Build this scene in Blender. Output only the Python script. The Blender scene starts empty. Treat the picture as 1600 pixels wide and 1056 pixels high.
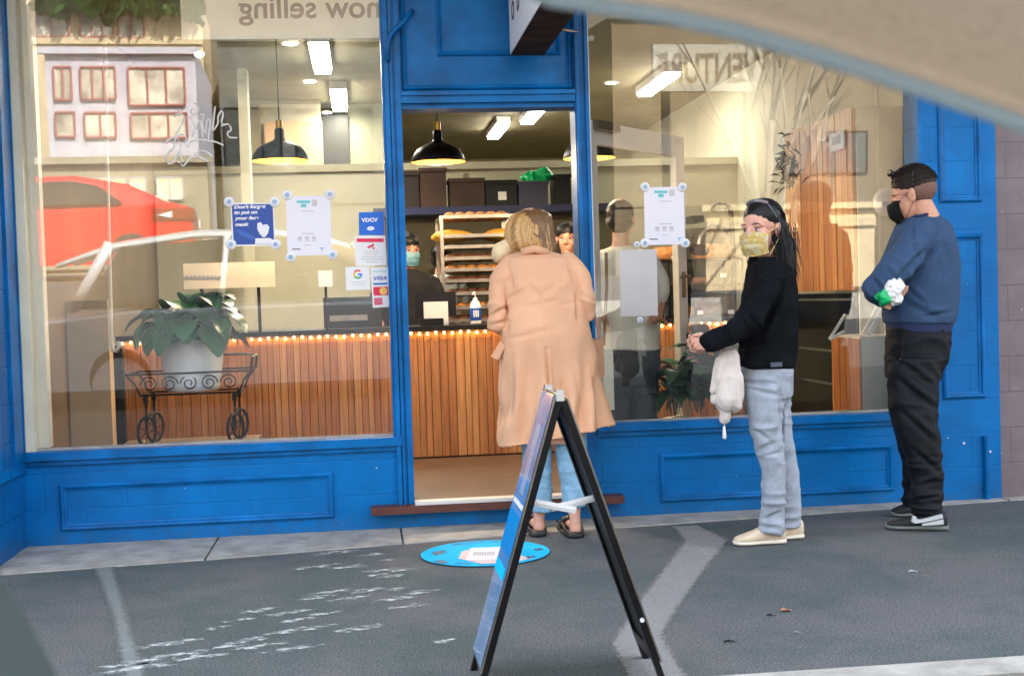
import bpy, bmesh, math, random
import numpy as np
from mathutils import Vector, Matrix
random.seed(7); rnd = random.random
R = math.radians
# ------------------------------------------------------------------ camera
scn = bpy.context.scene
col = scn.collection
FPX = 2000.0; CY = -6.85; CH = 1.22
YAW, PIT, ROL = R(6.564), R(1.818), R(1.765)
_f = Vector((math.sin(YAW)*math.cos(PIT), math.cos(YAW)*math.cos(PIT), -math.sin(PIT)))
_R = Vector((math.cos(YAW), -math.sin(YAW), 0)); _U = _R.cross(_f)
_R2 = _R*math.cos(ROL) - _U*math.sin(ROL); _U2 = _U*math.cos(ROL) + _R*math.sin(ROL)
cd = bpy.data.cameras.new('camera'); cam = bpy.data.objects.new('camera', cd); col.objects.link(cam)
cam.matrix_world = Matrix(((_R2.x, _U2.x, -_f.x, 0), (_R2.y, _U2.y, -_f.y, CY), (_R2.z, _U2.z, -_f.z, CH), (0, 0, 0, 1)))
cd.sensor_width = 36; cd.lens = 45; cd.clip_start = 0.02; cd.clip_end = 500
cd.dof.use_dof = True; cd.dof.focus_distance = 6.6; cd.dof.aperture_fstop = 11
scn.camera = cam
# ------------------------------------------------------------------ sky, sun, exposure
SUN_EL, SUN_AZ = R(44), R(25)      # the sun stands behind the shop: its front and the footpath are in open shade
w = bpy.data.worlds.new("World"); scn.world = w; w.use_nodes = True
nt = w.node_tree; nt.nodes.clear()
sky = nt.nodes.new('ShaderNodeTexSky'); sky.sky_type = 'NISHITA'; sky.sun_disc = False
sky.sun_elevation = SUN_EL; sky.sun_rotation = SUN_AZ; sky.dust_density = 3.0; sky.air_density = 1.0; sky.ozone_density = 1.0
bg = nt.nodes.new('ShaderNodeBackground'); bg.inputs[1].default_value = 0.13
wo = nt.nodes.new('ShaderNodeOutputWorld'); hs_ = nt.nodes.new('ShaderNodeHueSaturation'); hs_.inputs['Saturation'].default_value = .42   # thin cloud greys the sky
nt.links.new(sky.outputs[0], hs_.inputs['Color']); nt.links.new(hs_.outputs[0], bg.inputs[0]); nt.links.new(bg.outputs[0], wo.inputs[0])
sl = bpy.data.lights.new('sun', 'SUN'); sl.energy = 3.6; sl.angle = R(0.5); sl.color = (1, .95, .87)
so = bpy.data.objects.new('sun', sl); col.objects.link(so)
sd = Vector((math.sin(SUN_AZ)*math.cos(SUN_EL), math.cos(SUN_AZ)*math.cos(SUN_EL), math.sin(SUN_EL)))
so.rotation_euler = sd.to_track_quat('Z', 'Y').to_euler()
scn.view_settings.view_transform = 'Standard'; scn.view_settings.look = 'None'
scn.view_settings.exposure = 3.0; scn.view_settings.gamma = 1
scn.render.engine = 'CYCLES'
scn.cycles.use_denoising = True; scn.cycles.max_bounces = 7; scn.cycles.transparent_max_bounces = 10
scn.cycles.sample_clamp_indirect = 6; scn.cycles.caustics_reflective = False; scn.cycles.caustics_refractive = False
# ------------------------------------------------------------------ projection helpers
def ray(px, py):
    return _f + _R2*((px-800)/FPX) + _U2*((528-py)/FPX)
def at(px, py, Y=0.0):
    d = ray(px, py); t = (Y-CY)/d.y
    return Vector((d.x*t, Y, CH+d.z*t))
def gr(px, py, z=0.0):
    d = ray(px, py); t = (z-CH)/d.z
    return Vector((d.x*t, CY+d.y*t, z))
def ppm(Y, x=0):           # pixels per metre at depth Y
    return FPX/((Y-CY)*_f.y + x*_f.x)
def refl(px, py, Yv):      # where a thing across the street stands whose mirror image shows at px,py
    p = at(px+SHX, py+SHY, Yv); return Vector((p.x, -Yv, p.z))
SHX, SHY = 125, 84
# ------------------------------------------------------------------ materials
def mat(name, c, rough=.6, metal=0, var=0, vs=8, bump=0, bs=60, spec=.5, emis=None, es=0, stretch=None, c2=None, coat=0, lo=.35, hi=.65, sss=0, det=4):
    m = bpy.data.materials.new(name); m.use_nodes = True
    n = m.node_tree.nodes; L = m.node_tree.links; b = n['Principled BSDF']
    b.inputs['Base Color'].default_value = (*c, 1); b.inputs['Roughness'].default_value = rough
    b.inputs['Metallic'].default_value = metal; b.inputs['Specular IOR Level'].default_value = spec
    if coat: b.inputs['Coat Weight'].default_value = coat
    if sss: b.inputs['Subsurface Weight'].default_value = sss; b.inputs['Subsurface Scale'].default_value = .01
    if var or bump:
        tc = n.new('ShaderNodeTexCoord'); mp = n.new('ShaderNodeMapping'); L.new(tc.outputs['Object'], mp.inputs[0])
        if stretch: mp.inputs['Scale'].default_value = stretch
    if var:
        no = n.new('ShaderNodeTexNoise'); no.inputs['Scale'].default_value = vs; no.inputs['Detail'].default_value = det; no.inputs['Roughness'].default_value = .6
        L.new(mp.outputs[0], no.inputs['Vector'])
        cr = n.new('ShaderNodeValToRGB'); L.new(no.outputs[0], cr.inputs[0])
        a = c2 if c2 else tuple(max(0, x*(1-var)) for x in c); d = c if c2 else tuple(min(1, x*(1+var)) for x in c)
        cr.color_ramp.elements[0].position = lo; cr.color_ramp.elements[1].position = hi
        cr.color_ramp.elements[0].color = (*a, 1); cr.color_ramp.elements[1].color = (*d, 1)
        L.new(cr.outputs[0], b.inputs['Base Color'])
    if bump:
        nb = n.new('ShaderNodeTexNoise'); nb.inputs['Scale'].default_value = bs; nb.inputs['Detail'].default_value = 3
        L.new(mp.outputs[0], nb.inputs['Vector'])
        bp = n.new('ShaderNodeBump'); bp.inputs['Strength'].default_value = bump; bp.inputs['Distance'].default_value = .01
        L.new(nb.outputs[0], bp.inputs['Height']); L.new(bp.outputs[0], b.inputs['Normal'])
    if emis:
        b.inputs['Emission Color'].default_value = (*emis, 1); b.inputs['Emission Strength'].default_value = es
    return m
def block_mat(name, c, jc, bw=.4, bh=.19, mort=.006, rough=.45, var=.15, bump=.5, rot=False):
    m = mat(name, c, rough, var=var, vs=3, spec=.2, det=8); n = m.node_tree.nodes; L = m.node_tree.links; b = n['Principled BSDF']
    tc = n.new('ShaderNodeTexCoord'); sx = n.new('ShaderNodeSeparateXYZ'); cx = n.new('ShaderNodeCombineXYZ')
    L.new(tc.outputs['Object'], sx.inputs[0]); L.new(sx.outputs[1 if rot else 0], cx.inputs[0]); L.new(sx.outputs[2], cx.inputs[1])
    br = n.new('ShaderNodeTexBrick'); br.inputs['Scale'].default_value = 1; br.inputs['Brick Width'].default_value = bw; br.inputs['Row Height'].default_value = bh
    br.inputs['Mortar Size'].default_value = mort; br.inputs['Mortar Smooth'].default_value = .6
    L.new(cx.outputs[0], br.inputs[0])
    mx = n.new('ShaderNodeMix'); mx.data_type = 'RGBA'
    old = b.inputs['Base Color'].links[0].from_socket
    L.new(br.outputs['Fac'], mx.inputs[0]); L.new(old, mx.inputs[6]); mx.inputs[7].default_value = (*jc, 1)
    # splashed dirt on the lowest courses and paint chips
    mr = n.new('ShaderNodeMapRange'); mr.inputs[1].default_value = .0; mr.inputs[2].default_value = .16; mr.inputs[3].default_value = .75; mr.inputs[4].default_value = .42; L.new(sx.outputs[2], mr.inputs[0])
    ng = n.new('ShaderNodeTexNoise'); ng.inputs['Scale'].default_value = 14; ng.inputs['Detail'].default_value = 9; ng.inputs['Roughness'].default_value = .75; L.new(tc.outputs['Object'], ng.inputs['Vector'])
    gt = n.new('ShaderNodeMath'); gt.operation = 'MULTIPLY'; L.new(mr.outputs[0], gt.inputs[0]); L.new(ng.outputs[0], gt.inputs[1])
    cg = n.new('ShaderNodeValToRGB'); cg.color_ramp.elements[0].position = .26; cg.color_ramp.elements[1].position = .46; cg.color_ramp.elements[1].color = (.7, .7, .7, 1); L.new(gt.outputs[0], cg.inputs[0])
    m2 = n.new('ShaderNodeMix'); m2.data_type = 'RGBA'; L.new(cg.outputs[0], m2.inputs[0]); L.new(mx.outputs[2], m2.inputs[6]); m2.inputs[7].default_value = (c[0]*.5+.03, c[1]*.5+.03, c[2]*.45+.02, 1)
    nc = n.new('ShaderNodeTexNoise'); nc.inputs['Scale'].default_value = 38; nc.inputs['Detail'].default_value = 2; L.new(tc.outputs['Object'], nc.inputs['Vector'])
    cc = n.new('ShaderNodeValToRGB'); cc.color_ramp.elements[0].position = .755; cc.color_ramp.elements[1].position = .77; L.new(nc.outputs[0], cc.inputs[0])
    m3 = n.new('ShaderNodeMix'); m3.data_type = 'RGBA'; L.new(cc.outputs[0], m3.inputs[0]); L.new(m2.outputs[2], m3.inputs[6]); m3.inputs[7].default_value = (.45, .50, .52, 1)
    L.new(m3.outputs[2], b.inputs['Base Color'])
    iv = n.new('ShaderNodeMath'); iv.operation = 'SUBTRACT'; iv.inputs[0].default_value = 1; L.new(br.outputs['Fac'], iv.inputs[1])
    no = n.new('ShaderNodeTexNoise'); no.inputs['Scale'].default_value = 45; no.inputs['Detail'].default_value = 3; L.new(tc.outputs['Object'], no.inputs['Vector'])
    ad = n.new('ShaderNodeMath'); ad.operation = 'MULTIPLY_ADD'; L.new(no.outputs[0], ad.inputs[0]); ad.inputs[1].default_value = .25; L.new(iv.outputs[0], ad.inputs[2])
    bp = n.new('ShaderNodeBump'); bp.inputs['Strength'].default_value = bump; bp.inputs['Distance'].default_value = .008
    L.new(ad.outputs[0], bp.inputs['Height']); L.new(bp.outputs[0], b.inputs['Normal'])
    return m
def glass_mat(name, k=.14, tint=(1, 1, 1), fres=True):
    m = bpy.data.materials.new(name); m.use_nodes = True; n = m.node_tree.nodes; L = m.node_tree.links; n.clear()
    t = n.new('ShaderNodeBsdfTransparent'); t.inputs[0].default_value = (*tint, 1)
    g = n.new('ShaderNodeBsdfGlossy'); g.inputs['Roughness'].default_value = 0.0
    lw = n.new('ShaderNodeFresnel'); lw.inputs[0].default_value = 1.5
    ad = n.new('ShaderNodeMath'); ad.operation = 'ADD'; ad.inputs[1].default_value = k-.04; ad.use_clamp = True; ad.inputs[0].default_value = .04
    if fres: L.new(lw.outputs[0], ad.inputs[0])
    mx = n.new('ShaderNodeMixShader'); L.new(ad.outputs[0], mx.inputs[0]); L.new(t.outputs[0], mx.inputs[1]); L.new(g.outputs[0], mx.inputs[2])
    o = n.new('ShaderNodeOutputMaterial'); L.new(mx.outputs[0], o.inputs[0]); return m
BLUE = (.0, .134, .39)
M = {}
M['blue'] = mat('blue_gloss_paint', BLUE, .38, var=.3, vs=4, bump=.2, bs=18, spec=.22, det=8)
M['blue_block'] = block_mat('blue_painted_block', (.0, .152, .44), (.0, .137, .40), bw=.42, bh=.19, mort=.004, rough=.42, bump=.35)
M['grey_block'] = block_mat('mauve_block', (.21, .168, .178), (.18, .145, .152), bw=.4, bh=.2, mort=.006, rough=.6, bump=.4)
def asphalt():
    m = mat('asphalt', (.128, .136, .138), .9, var=.55, vs=130, bump=1.0, bs=220, spec=.25)
    n = m.node_tree.nodes; L = m.node_tree.links; b = n['Principled BSDF']
    tc = n['Texture Coordinate']; old = b.inputs['Base Color'].links[0].from_socket
    no = n.new('ShaderNodeTexNoise'); no.inputs['Scale'].default_value = 1.1; no.inputs['Detail'].default_value = 6; no.inputs['Roughness'].default_value = .7
    L.new(tc.outputs['Object'], no.inputs['Vector'])
    cr = n.new('ShaderNodeValToRGB'); cr.color_ramp.elements[0].position = .42; cr.color_ramp.elements[1].position = .58
    cr.color_ramp.elements[0].color = (.74, .90, .87, 1); cr.color_ramp.elements[1].color = (1.17, 1.11, 1.12, 1); L.new(no.outputs[0], cr.inputs[0])
    mx = n.new('ShaderNodeMix'); mx.data_type = 'RGBA'; mx.blend_type = 'MULTIPLY'; mx.inputs[0].default_value = 1
    L.new(old, mx.inputs[6]); L.new(cr.outputs[0], mx.inputs[7])
    # small pale scuffs
    n2 = n.new('ShaderNodeTexNoise'); n2.inputs['Scale'].default_value = 9; n2.inputs['Detail'].default_value = 8; n2.inputs['Roughness'].default_value = .75
    mp = n.new('ShaderNodeMapping'); mp.inputs['Scale'].default_value = (1, 2.2, 1); L.new(tc.outputs['Object'], mp.inputs[0]); L.new(mp.outputs[0], n2.inputs['Vector'])
    c2 = n.new('ShaderNodeValToRGB'); c2.color_ramp.elements[0].position = .66; c2.color_ramp.elements[1].position = .78; c2.color_ramp.elements[1].color = (.8, .8, .8, 1); L.new(n2.outputs[0], c2.inputs[0])
    m2 = n.new('ShaderNodeMix'); m2.data_type = 'RGBA'; L.new(c2.outputs[0], m2.inputs[0]); L.new(mx.outputs[2], m2.inputs[6]); m2.inputs[7].default_value = (.32, .345, .34, 1)
    L.new(m2.outputs[2], b.inputs['Base Color']); return m
M['asphalt'] = asphalt()
M['roadtar'] = mat('road_tar', (.045, .047, .05), .9, var=.2, vs=60)
M['worn'] = mat('glare_asphalt', (.24, .24, .235), .9, var=.2, vs=120, bump=.5, bs=200, spec=.2)  # asphalt paled to carry car-window glare in its colour
M['glare2'] = mat('glare_asphalt_faint', (.19, .212, .208), .9, var=.2, vs=120, bump=.5, bs=200, spec=.2)  # fainter glare band, also put into the asphalt colour
def soft(m, sc=60, st=(.4, 1, 1), gain=.5, lo=.62, hi=.8):
    n = m.node_tree.nodes; L = m.node_tree.links; b = n['Principled BSDF']
    at_ = n.new('ShaderNodeAttribute'); at_.attribute_name = 'fall'
    tc = n.new('ShaderNodeTexCoord'); mp = n.new('ShaderNodeMapping'); mp.inputs['Scale'].default_value = st; L.new(tc.outputs['Object'], mp.inputs[0])
    no = n.new('ShaderNodeTexNoise'); no.inputs['Scale'].default_value = sc; no.inputs['Detail'].default_value = 9; no.inputs['Roughness'].default_value = .68; L.new(mp.outputs[0], no.inputs['Vector'])
    ma = n.new('ShaderNodeMath'); ma.operation = 'MULTIPLY_ADD'; L.new(at_.outputs['Fac'], ma.inputs[0]); ma.inputs[1].default_value = gain; L.new(no.outputs[0], ma.inputs[2])
    mr = n.new('ShaderNodeMapRange'); mr.interpolation_type = 'SMOOTHSTEP'; mr.inputs[1].default_value = lo; mr.inputs[2].default_value = hi; L.new(ma.outputs[0], mr.inputs[0]); L.new(mr.outputs[0], b.inputs['Alpha'])
    return m
M['worn'] = soft(M['worn'], 40, (1, 1, 1), .6, .40, 1.0); M['glare2'] = soft(M['glare2'], 40, (1, 1, 1), .6, .40, 1.1)  # 'worn' and 'glare2' both hold painted car-window glare, faded out at the edges
M['stain'] = soft(mat('dried_splash', (.60, .64, .62), .95), 30, (.66, 1.0, 1), .42, .78, 1.10)
M['concrete'] = mat('concrete', (.36, .345, .31), .85, var=.25, vs=7, bump=.3, bs=90, det=8)
M['chalk2'] = mat('faint_chalk', (.36, .39, .38), .95, var=.2, vs=60)
M['chalk'] = mat('chalk', (.66, .70, .68), .95, var=.2, vs=60)
M['cream'] = mat('cream_wall', (.47, .44, .31), .7, var=.06, vs=2, bump=.08, bs=30)
M['cream_frame'] = mat('cream_frame', (.78, .73, .56), .45, var=.05, vs=6)
M['olive'] = mat('olive_ceiling', (.22, .19, .10), .75, var=.15, vs=2)
M['tanfloor'] = mat('brown_floor', (.075, .044, .026), .5, var=.2, vs=4, bump=.05)
M['slat'] = mat('slatted_timber', (.56, .24, .075), .45, var=.3, vs=3, bump=.15, bs=8, stretch=(14, 14, .7), c2=(.36, .14, .04), coat=.15)
M['slat_d'] = mat('dark_timber', (.50, .20, .06), .45, var=.25, vs=3, bump=.15, bs=8, stretch=(14, 14, .7), c2=(.33, .12, .035), coat=.15)
M['slat_b'] = mat('timber_backing', (.06, .02, .008), .7)
M['threshold'] = mat('brown_timber', (.10, .03, .02), .5, var=.2, vs=9, stretch=(1, 8, 8))
M['white'] = mat('white_plastic', (.8, .8, .78), .4)
M['paper'] = mat('white_paper', (.78, .77, .82), .55)
M['paper_g'] = mat('grey_paper', (.56, .55, .53), .6, var=.05, vs=4)
M['black'] = mat('black_metal', (.004, .004, .005), .4, bump=.05, spec=.25)
M['iron'] = mat('wrought_iron', (.008, .007, .006), .5, spec=.3, bump=.2, bs=80)
M['dark'] = mat('dark_plastic', (.006, .006, .007), .45, spec=.25)
M['navy'] = mat('navy_plastic', (.004, .006, .045), .4)
M['steel'] = mat('steel', (.30, .27, .23), .35, metal=.9, var=.15, vs=12)
M['chrome'] = mat('chrome', (.8, .8, .8), .15, metal=1)
M['glass'] = glass_mat('window_glass', .15)
M['clear'] = glass_mat('clear_glass', .02, (.93, .97, .95), False)
M['lampin'] = mat('lamp_inside', (.30, .12, .008), .7, emis=(1, .45, .04), es=.06, spec=.1)
M['tube'] = mat('lit_tube', (1, 1, 1), .5, emis=(1, .97, .9), es=6)
M['bulb'] = mat('warm_bulb', (1, .7, .3), .5, emis=(1, .55, .14), es=9)
M['cyan'] = mat('cyan_vinyl', (.0, .48, .85), .75, var=.06, vs=8, spec=.15)
M['posterblue'] = mat('poster_blue', (.012, .07, .33), .4)
M['stickblue'] = mat('sticker_blue', (.0, .14, .62), .4)
M['red'] = mat('sticker_red', (.75, .02, .08), .45)
M['teal'] = mat('teal_print', (.12, .55, .55), .5)
M['green'] = mat('green_plastic', (.0, .42, .12), .35)
M['ink'] = mat('dark_ink', (.03, .03, .05), .6)
M['inkg'] = mat('grey_ink', (.42, .42, .45), .6)
M['inkbr'] = mat('brown_ink', (.25, .16, .10), .6)
M['crust'] = mat('pastry', (.42, .17, .04), .6, var=.4, vs=30, bump=.3, bs=60)
M['crustd'] = mat('dark_pastry', (.13, .045, .02), .6, var=.4, vs=30, bump=.3, bs=60)
M['cake'] = mat('yellow_pastry', (.72, .36, .04), .6, var=.2, vs=20)
M['beige_wall'] = mat('beige_side', (.15, .11, .065), .7, var=.1, vs=2)
M['leaf'] = mat('leaf', (.014, .075, .022), .4, var=.45, vs=9, spec=.6)
M['leaf2'] = mat('leaf_bluish', (.014, .105, .030), .36, var=.4, vs=9, spec=.6)
M['dry'] = mat('dried_leaf', (.06, .03, .015), .8, var=.3, vs=20)
M['pot'] = mat('glazed_pot', (.74, .78, .76), .25, var=.08, vs=6)
# ------------------------------------------------------------------ object helpers
def tag(o, label=None, cat=None, group=None, kind=None):
    if label: o['label'] = label
    if cat: o['category'] = cat
    if group: o['group'] = group
    if kind: o['kind'] = kind
    return o
def empty(name, loc=(0, 0, 0), label=None, cat=None, group=None, kind=None):
    o = bpy.data.objects.new(name, None); col.objects.link(o); o.location = loc; o.empty_display_size = .1
    return tag(o, label, cat, group, kind)
def obj(name, bm, m, parent=None, smooth=False, label=None, cat=None, group=None, kind=None, recalc=True):
    if isinstance(bm, bpy.types.Mesh): me = bm
    else:
        if recalc: bmesh.ops.recalc_face_normals(bm, faces=bm.faces)
        me = bpy.data.meshes.new(name); bm.to_mesh(me); bm.free()
    if m is not None:
        for x in (m if isinstance(m, (list, tuple)) else [m]): me.materials.append(x)
    if smooth:
        for p in me.polygons: p.use_smooth = True
    o = bpy.data.objects.new(name, me); col.objects.link(o)
    if parent is not None:
        o.parent = parent
        o.matrix_parent_inverse = Matrix.Translation(-Vector(parent.location)) if parent.type == 'EMPTY' else Matrix.Identity(4)
    return tag(o, label, cat, group, kind)
def B(): return bmesh.new()
def box(bm, x0, x1, y0, y1, z0, z1, mi=0):
    v = [bm.verts.new(p) for p in ((x0, y0, z0), (x1, y0, z0), (x1, y1, z0), (x0, y1, z0), (x0, y0, z1), (x1, y0, z1), (x1, y1, z1), (x0, y1, z1))]
    for f in ((0, 1, 5, 4), (1, 2, 6, 5), (2, 3, 7, 6), (3, 0, 4, 7), (4, 5, 6, 7), (3, 2, 1, 0)):
        bm.faces.new([v[i] for i in f]).material_index = mi
    return v
def bev(bm, w=.003, s=1):
    bmesh.ops.bevel(bm, geom=[e for e in bm.edges if len(e.link_faces) == 2 and e.calc_face_angle(0) > .6], offset=w, segments=s, affect='EDGES', profile=.5); return bm
def bbox(x0, x1, y0, y1, z0, z1, w=.003): 
    bm = B(); box(bm, x0, x1, y0, y1, z0, z1); return bev(bm, w)
def cyl(bm, p0, p1, r0, r1=None, n=16, caps=True, mi=0):
    p0 = Vector(p0); p1 = Vector(p1); r1 = r0 if r1 is None else r1
    d = (p1-p0).normalized(); a = d.orthogonal().normalized(); b = d.cross(a)
    A = [bm.verts.new(p0+(a*math.cos(2*math.pi*i/n)+b*math.sin(2*math.pi*i/n))*r0) for i in range(n)]
    C = [bm.verts.new(p1+(a*math.cos(2*math.pi*i/n)+b*math.sin(2*math.pi*i/n))*r1) for i in range(n)]
    for i in range(n): bm.faces.new((A[i], A[(i+1) % n], C[(i+1) % n], C[i])).material_index = mi
    if caps: bm.faces.new(A[::-1]).material_index = mi; bm.faces.new(C).material_index = mi
def tube(bm, pts, r, n=8, ref=None, mi=0):
    """closed tube through pts; r: one radius, a list, or list of (ra, rb) with ra along ref"""
    pts = [Vector(p) for p in pts]; k = len(pts)
    if not isinstance(r, (list, tuple)): r = [r]*k
    rr = [(q, q) if not isinstance(q, (list, tuple)) else q for q in r]
    rings = []; a = None
    for i, p in enumerate(pts):
        t = (pts[min(i+1, k-1)]-pts[max(i-1, 0)]).normalized()
        if ref is not None:
            a = Vector(ref); a = (a-t*a.dot(t)).normalized()
        elif a is None: a = t.orthogonal().normalized()
        else: a = (a-t*a.dot(t)).normalized()
        b = t.cross(a)
        rings.append([bm.verts.new(p+a*math.cos(2*math.pi*j/n)*rr[i][0]+b*math.sin(2*math.pi*j/n)*rr[i][1]) for j in range(n)])
    for i in range(k-1):
        for j in range(n): bm.faces.new((rings[i][j], rings[i][(j+1) % n], rings[i+1][(j+1) % n], rings[i+1][j])).material_index = mi
    bm.faces.new(rings[0][::-1]).material_index = mi; bm.faces.new(rings[-1]).material_index = mi
def lathe(bm, prof, c=(0, 0, 0), n=32, mi=0):
    c = Vector(c); rings = []
    for r, z in prof:
        rings.append([bm.verts.new(c+Vector((r*math.cos(2*math.pi*j/n), r*math.sin(2*math.pi*j/n), z))) for j in range(n)])
    for i in range(len(prof)-1):
        for j in range(n): bm.faces.new((rings[i][j], rings[i][(j+1) % n], rings[i+1][(j+1) % n], rings[i+1][j])).material_index = mi
def ell(bm, c, r, Mx=None, seg=20, rings=12):
    g = bmesh.ops.create_uvsphere(bm, u_segments=seg, v_segments=rings, radius=1)
    Sm = Matrix.Diagonal((*r, 1)); T = Matrix.Translation(Vector(c))
    mt = (Mx if Mx is not None else Matrix.Identity(4)) @ T @ Sm
    bmesh.ops.transform(bm, matrix=mt, verts=g['verts'])
def prism(bm, poly, y0, y1, mi=0):     # poly of (x,z)
    a = [bm.verts.new((x, y0, z)) for x, z in poly]; b = [bm.verts.new((x, y1, z)) for x, z in poly]; n = len(poly)
    bm.faces.new(a).material_index = mi; bm.faces.new(b[::-1]).material_index = mi
    for i in range(n): bm.faces.new((a[i], b[i], b[(i+1) % n], a[(i+1) % n])).material_index = mi
def quadslab(bm, P, t=.0015, mi=0):    # four points, extruded by thickness t along the normal towards the street
    P = [Vector(p) for p in P]; n = (P[1]-P[0]).cross(P[3]-P[0]).normalized()
    if n.y > 0: n = -n
    a = [bm.verts.new(p) for p in P]; b = [bm.verts.new(p+n*t) for p in P]
    bm.faces.new(a).material_index = mi; bm.faces.new(b[::-1]).material_index = mi
    for i in range(len(P)): bm.faces.new((a[i], b[i], b[(i+1) % len(P)], a[(i+1) % len(P)])).material_index = mi
def ring(x0, x1, z0, z1, y, wd=.03, d=.012):   # picture-frame moulding standing proud of a wall facing -y
    bm = B(); prof = [(0, 0), (.0, -d*.6), (wd*.3, -d), (wd*.55, -d*.9), (wd*.7, -d*.35), (wd, -d*.25), (wd, .002)]
    L = []
    for o, dy in prof:
        L.append([bm.verts.new(p) for p in ((x0+o, y+dy, z0+o), (x1-o, y+dy, z0+o), (x1-o, y+dy, z1-o), (x0+o, y+dy, z1-o))])
    for i in range(len(L)-1):
        for j in range(4): bm.faces.new((L[i][j], L[i][(j+1) % 4], L[i+1][(j+1) % 4], L[i+1][j]))
    return bm
def text_mesh(s, size, ext=.0008, shear=0, bold=0):
    c = bpy.data.curves.new('t', 'FONT'); c.body = s; c.size = size; c.extrude = ext; c.shear = shear; c.offset = bold
    c.align_x = 'CENTER'; c.align_y = 'CENTER'
    o = bpy.data.objects.new('t', c); col.objects.link(o); bpy.context.view_layer.update()
    me = bpy.data.meshes.new_from_object(o.evaluated_get(bpy.context.evaluated_depsgraph_get()))
    bpy.data.objects.remove(o); return me
def text(s, size, pos, m, parent, name='lettering', face=-1, width=None, mirror=False, rotz=0, tilt=0, shear=0, bold=0, height=None, flat=False, ext=.0008):
    me = text_mesh(s, size, ext, shear, bold)
    xs = [v.co.x for v in me.vertices]; ys = [v.co.y for v in me.vertices]
    cx, cy = (max(xs)+min(xs))/2, (max(ys)+min(ys))/2
    sx = (width/(max(xs)-min(xs))) if width else 1; sy = (height/(max(ys)-min(ys))) if height else sx
    if mirror: sx = -sx
    T = Matrix.Translation(Vector(pos))
    Rm = Matrix.Identity(4) if flat else Matrix.Rotation(R(90), 4, 'X')
    if face == 1: Rm = Matrix.Rotation(R(180), 4, 'Z') @ Rm
    Rm = Matrix.Rotation(rotz, 4, 'Z') @ Rm
    Rl = Matrix.Rotation(tilt, 4, 'Z')
    me.transform(T @ Rm @ Rl @ Matrix.Diagonal((sx, sy, 1, 1)) @ Matrix.Translation((-cx, -cy, 0)))
    if mirror: me.flip_normals()
    return obj(name, me, m, parent)
# ---------- numpy value noise, used for cloth folds
def vn(P, seed=0):
    P = np.asarray(P, float); I = np.floor(P).astype(np.int64); F = P-I; F = F*F*(3-2*F)
    def h(i, j, k):
        x = (i*73856093) ^ (j*19349663) ^ (k*83492791) ^ (seed*2654435); x = (x ^ (x >> 13))*1274126177; x = x & 0x7fffffff
        return ((x ^ (x >> 16)) & 0xffff)/65535.0
    r = 0
    for a in (0, 1):
        for b in (0, 1):
            for c in (0, 1):
                wgt = (F[:, 0] if a else 1-F[:, 0])*(F[:, 1] if b else 1-F[:, 1])*(F[:, 2] if c else 1-F[:, 2])
                r = r+wgt*h(I[:, 0]+a, I[:, 1]+b, I[:, 2]+c)
    return r
def ridge(P, seed=0): return 1-np.abs(2*vn(P, seed)-1)
def blob(name, bm, m, parent=None, vox=.006, sm=6, disp=None, label=None, mats=None):
    bmesh.ops.recalc_face_normals(bm, faces=bm.faces)
    me = bpy.data.meshes.new('tmp'); bm.to_mesh(me); bm.free()
    o = bpy.data.objects.new('tmp', me); col.objects.link(o)
    r = o.modifiers.new('r', 'REMESH'); r.mode = 'VOXEL'; r.voxel_size = vox
    s = o.modifiers.new('s', 'SMOOTH'); s.factor = .5; s.iterations = sm
    bpy.context.view_layer.update()
    out = bpy.data.meshes.new_from_object(o.evaluated_get(bpy.context.evaluated_depsgraph_get()))
    bpy.data.objects.remove(o); bpy.data.meshes.remove(me)
    if disp is not None:
        n = len(out.vertices); P = np.empty(n*3); out.vertices.foreach_get('co', P); P = P.reshape(-1, 3)
        N = np.array([v.normal[:] for v in out.vertices])
        d = disp(P, N)
        P2 = P + (N*d[:, None] if d.ndim == 1 else d)
        out.vertices.foreach_set('co', P2.ravel()); out.update()
    out.materials.clear()
    return obj(name, out, m, parent, smooth=True, label=label)
def seg(px, py, Y, r):   # figure sample: position at pixel, depth; radius in px
    return at(px, py, Y), r/ppm(Y, at(px, py, Y).x)
def slices(bm, S, Y, n=28, e=2.3, shrink=0.0):
    """S: list of (py, pxl, pxr, depth half-width m, depth offset m); a stack of rings = a silhouette with real depth"""
    rings = []
    for py, xl, xr, hd, dy in S:
        a = at(xl, py, Y+dy); b = at(xr, py, Y+dy); c = (a+b)/2; rx = (b-a).length/2-shrink; ux = (b-a).normalized()
        hd = max(hd-shrink, .01); rg = []
        for j in range(n):
            t = 2*math.pi*j/n; ct, st = math.cos(t), math.sin(t)
            rg.append(bm.verts.new(c+ux*(math.copysign(abs(ct)**(2/e), ct)*rx)+Vector((0, math.copysign(abs(st)**(2/e), st)*hd, 0))))
        rings.append(rg)
    for i in range(len(rings)-1):
        for j in range(n): bm.faces.new((rings[i][j], rings[i][(j+1) % n], rings[i+1][(j+1) % n], rings[i+1][j]))
    bm.faces.new(rings[0][::-1]); bm.faces.new(rings[-1])
def limb(bm, S, n=16):
    """S: list of (px, py, Y, rpx): round capsule chain"""
    P = []; r = []
    for px, py, Y, rp in S:
        p, q = seg(px, py, Y, rp); P.append(p); r.append(q)
    # round the ends
    d0 = (P[0]-P[1]).normalized(); d1 = (P[-1]-P[-2]).normalized()
    P = [P[0]+d0*r[0]*.9, P[0]+d0*r[0]*.6] + P + [P[-1]+d1*r[-1]*.6, P[-1]+d1*r[-1]*.9]
    r = [r[0]*.4, r[0]*.8] + r + [r[-1]*.8, r[-1]*.4]
    tube(bm, P, r, n)
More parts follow.
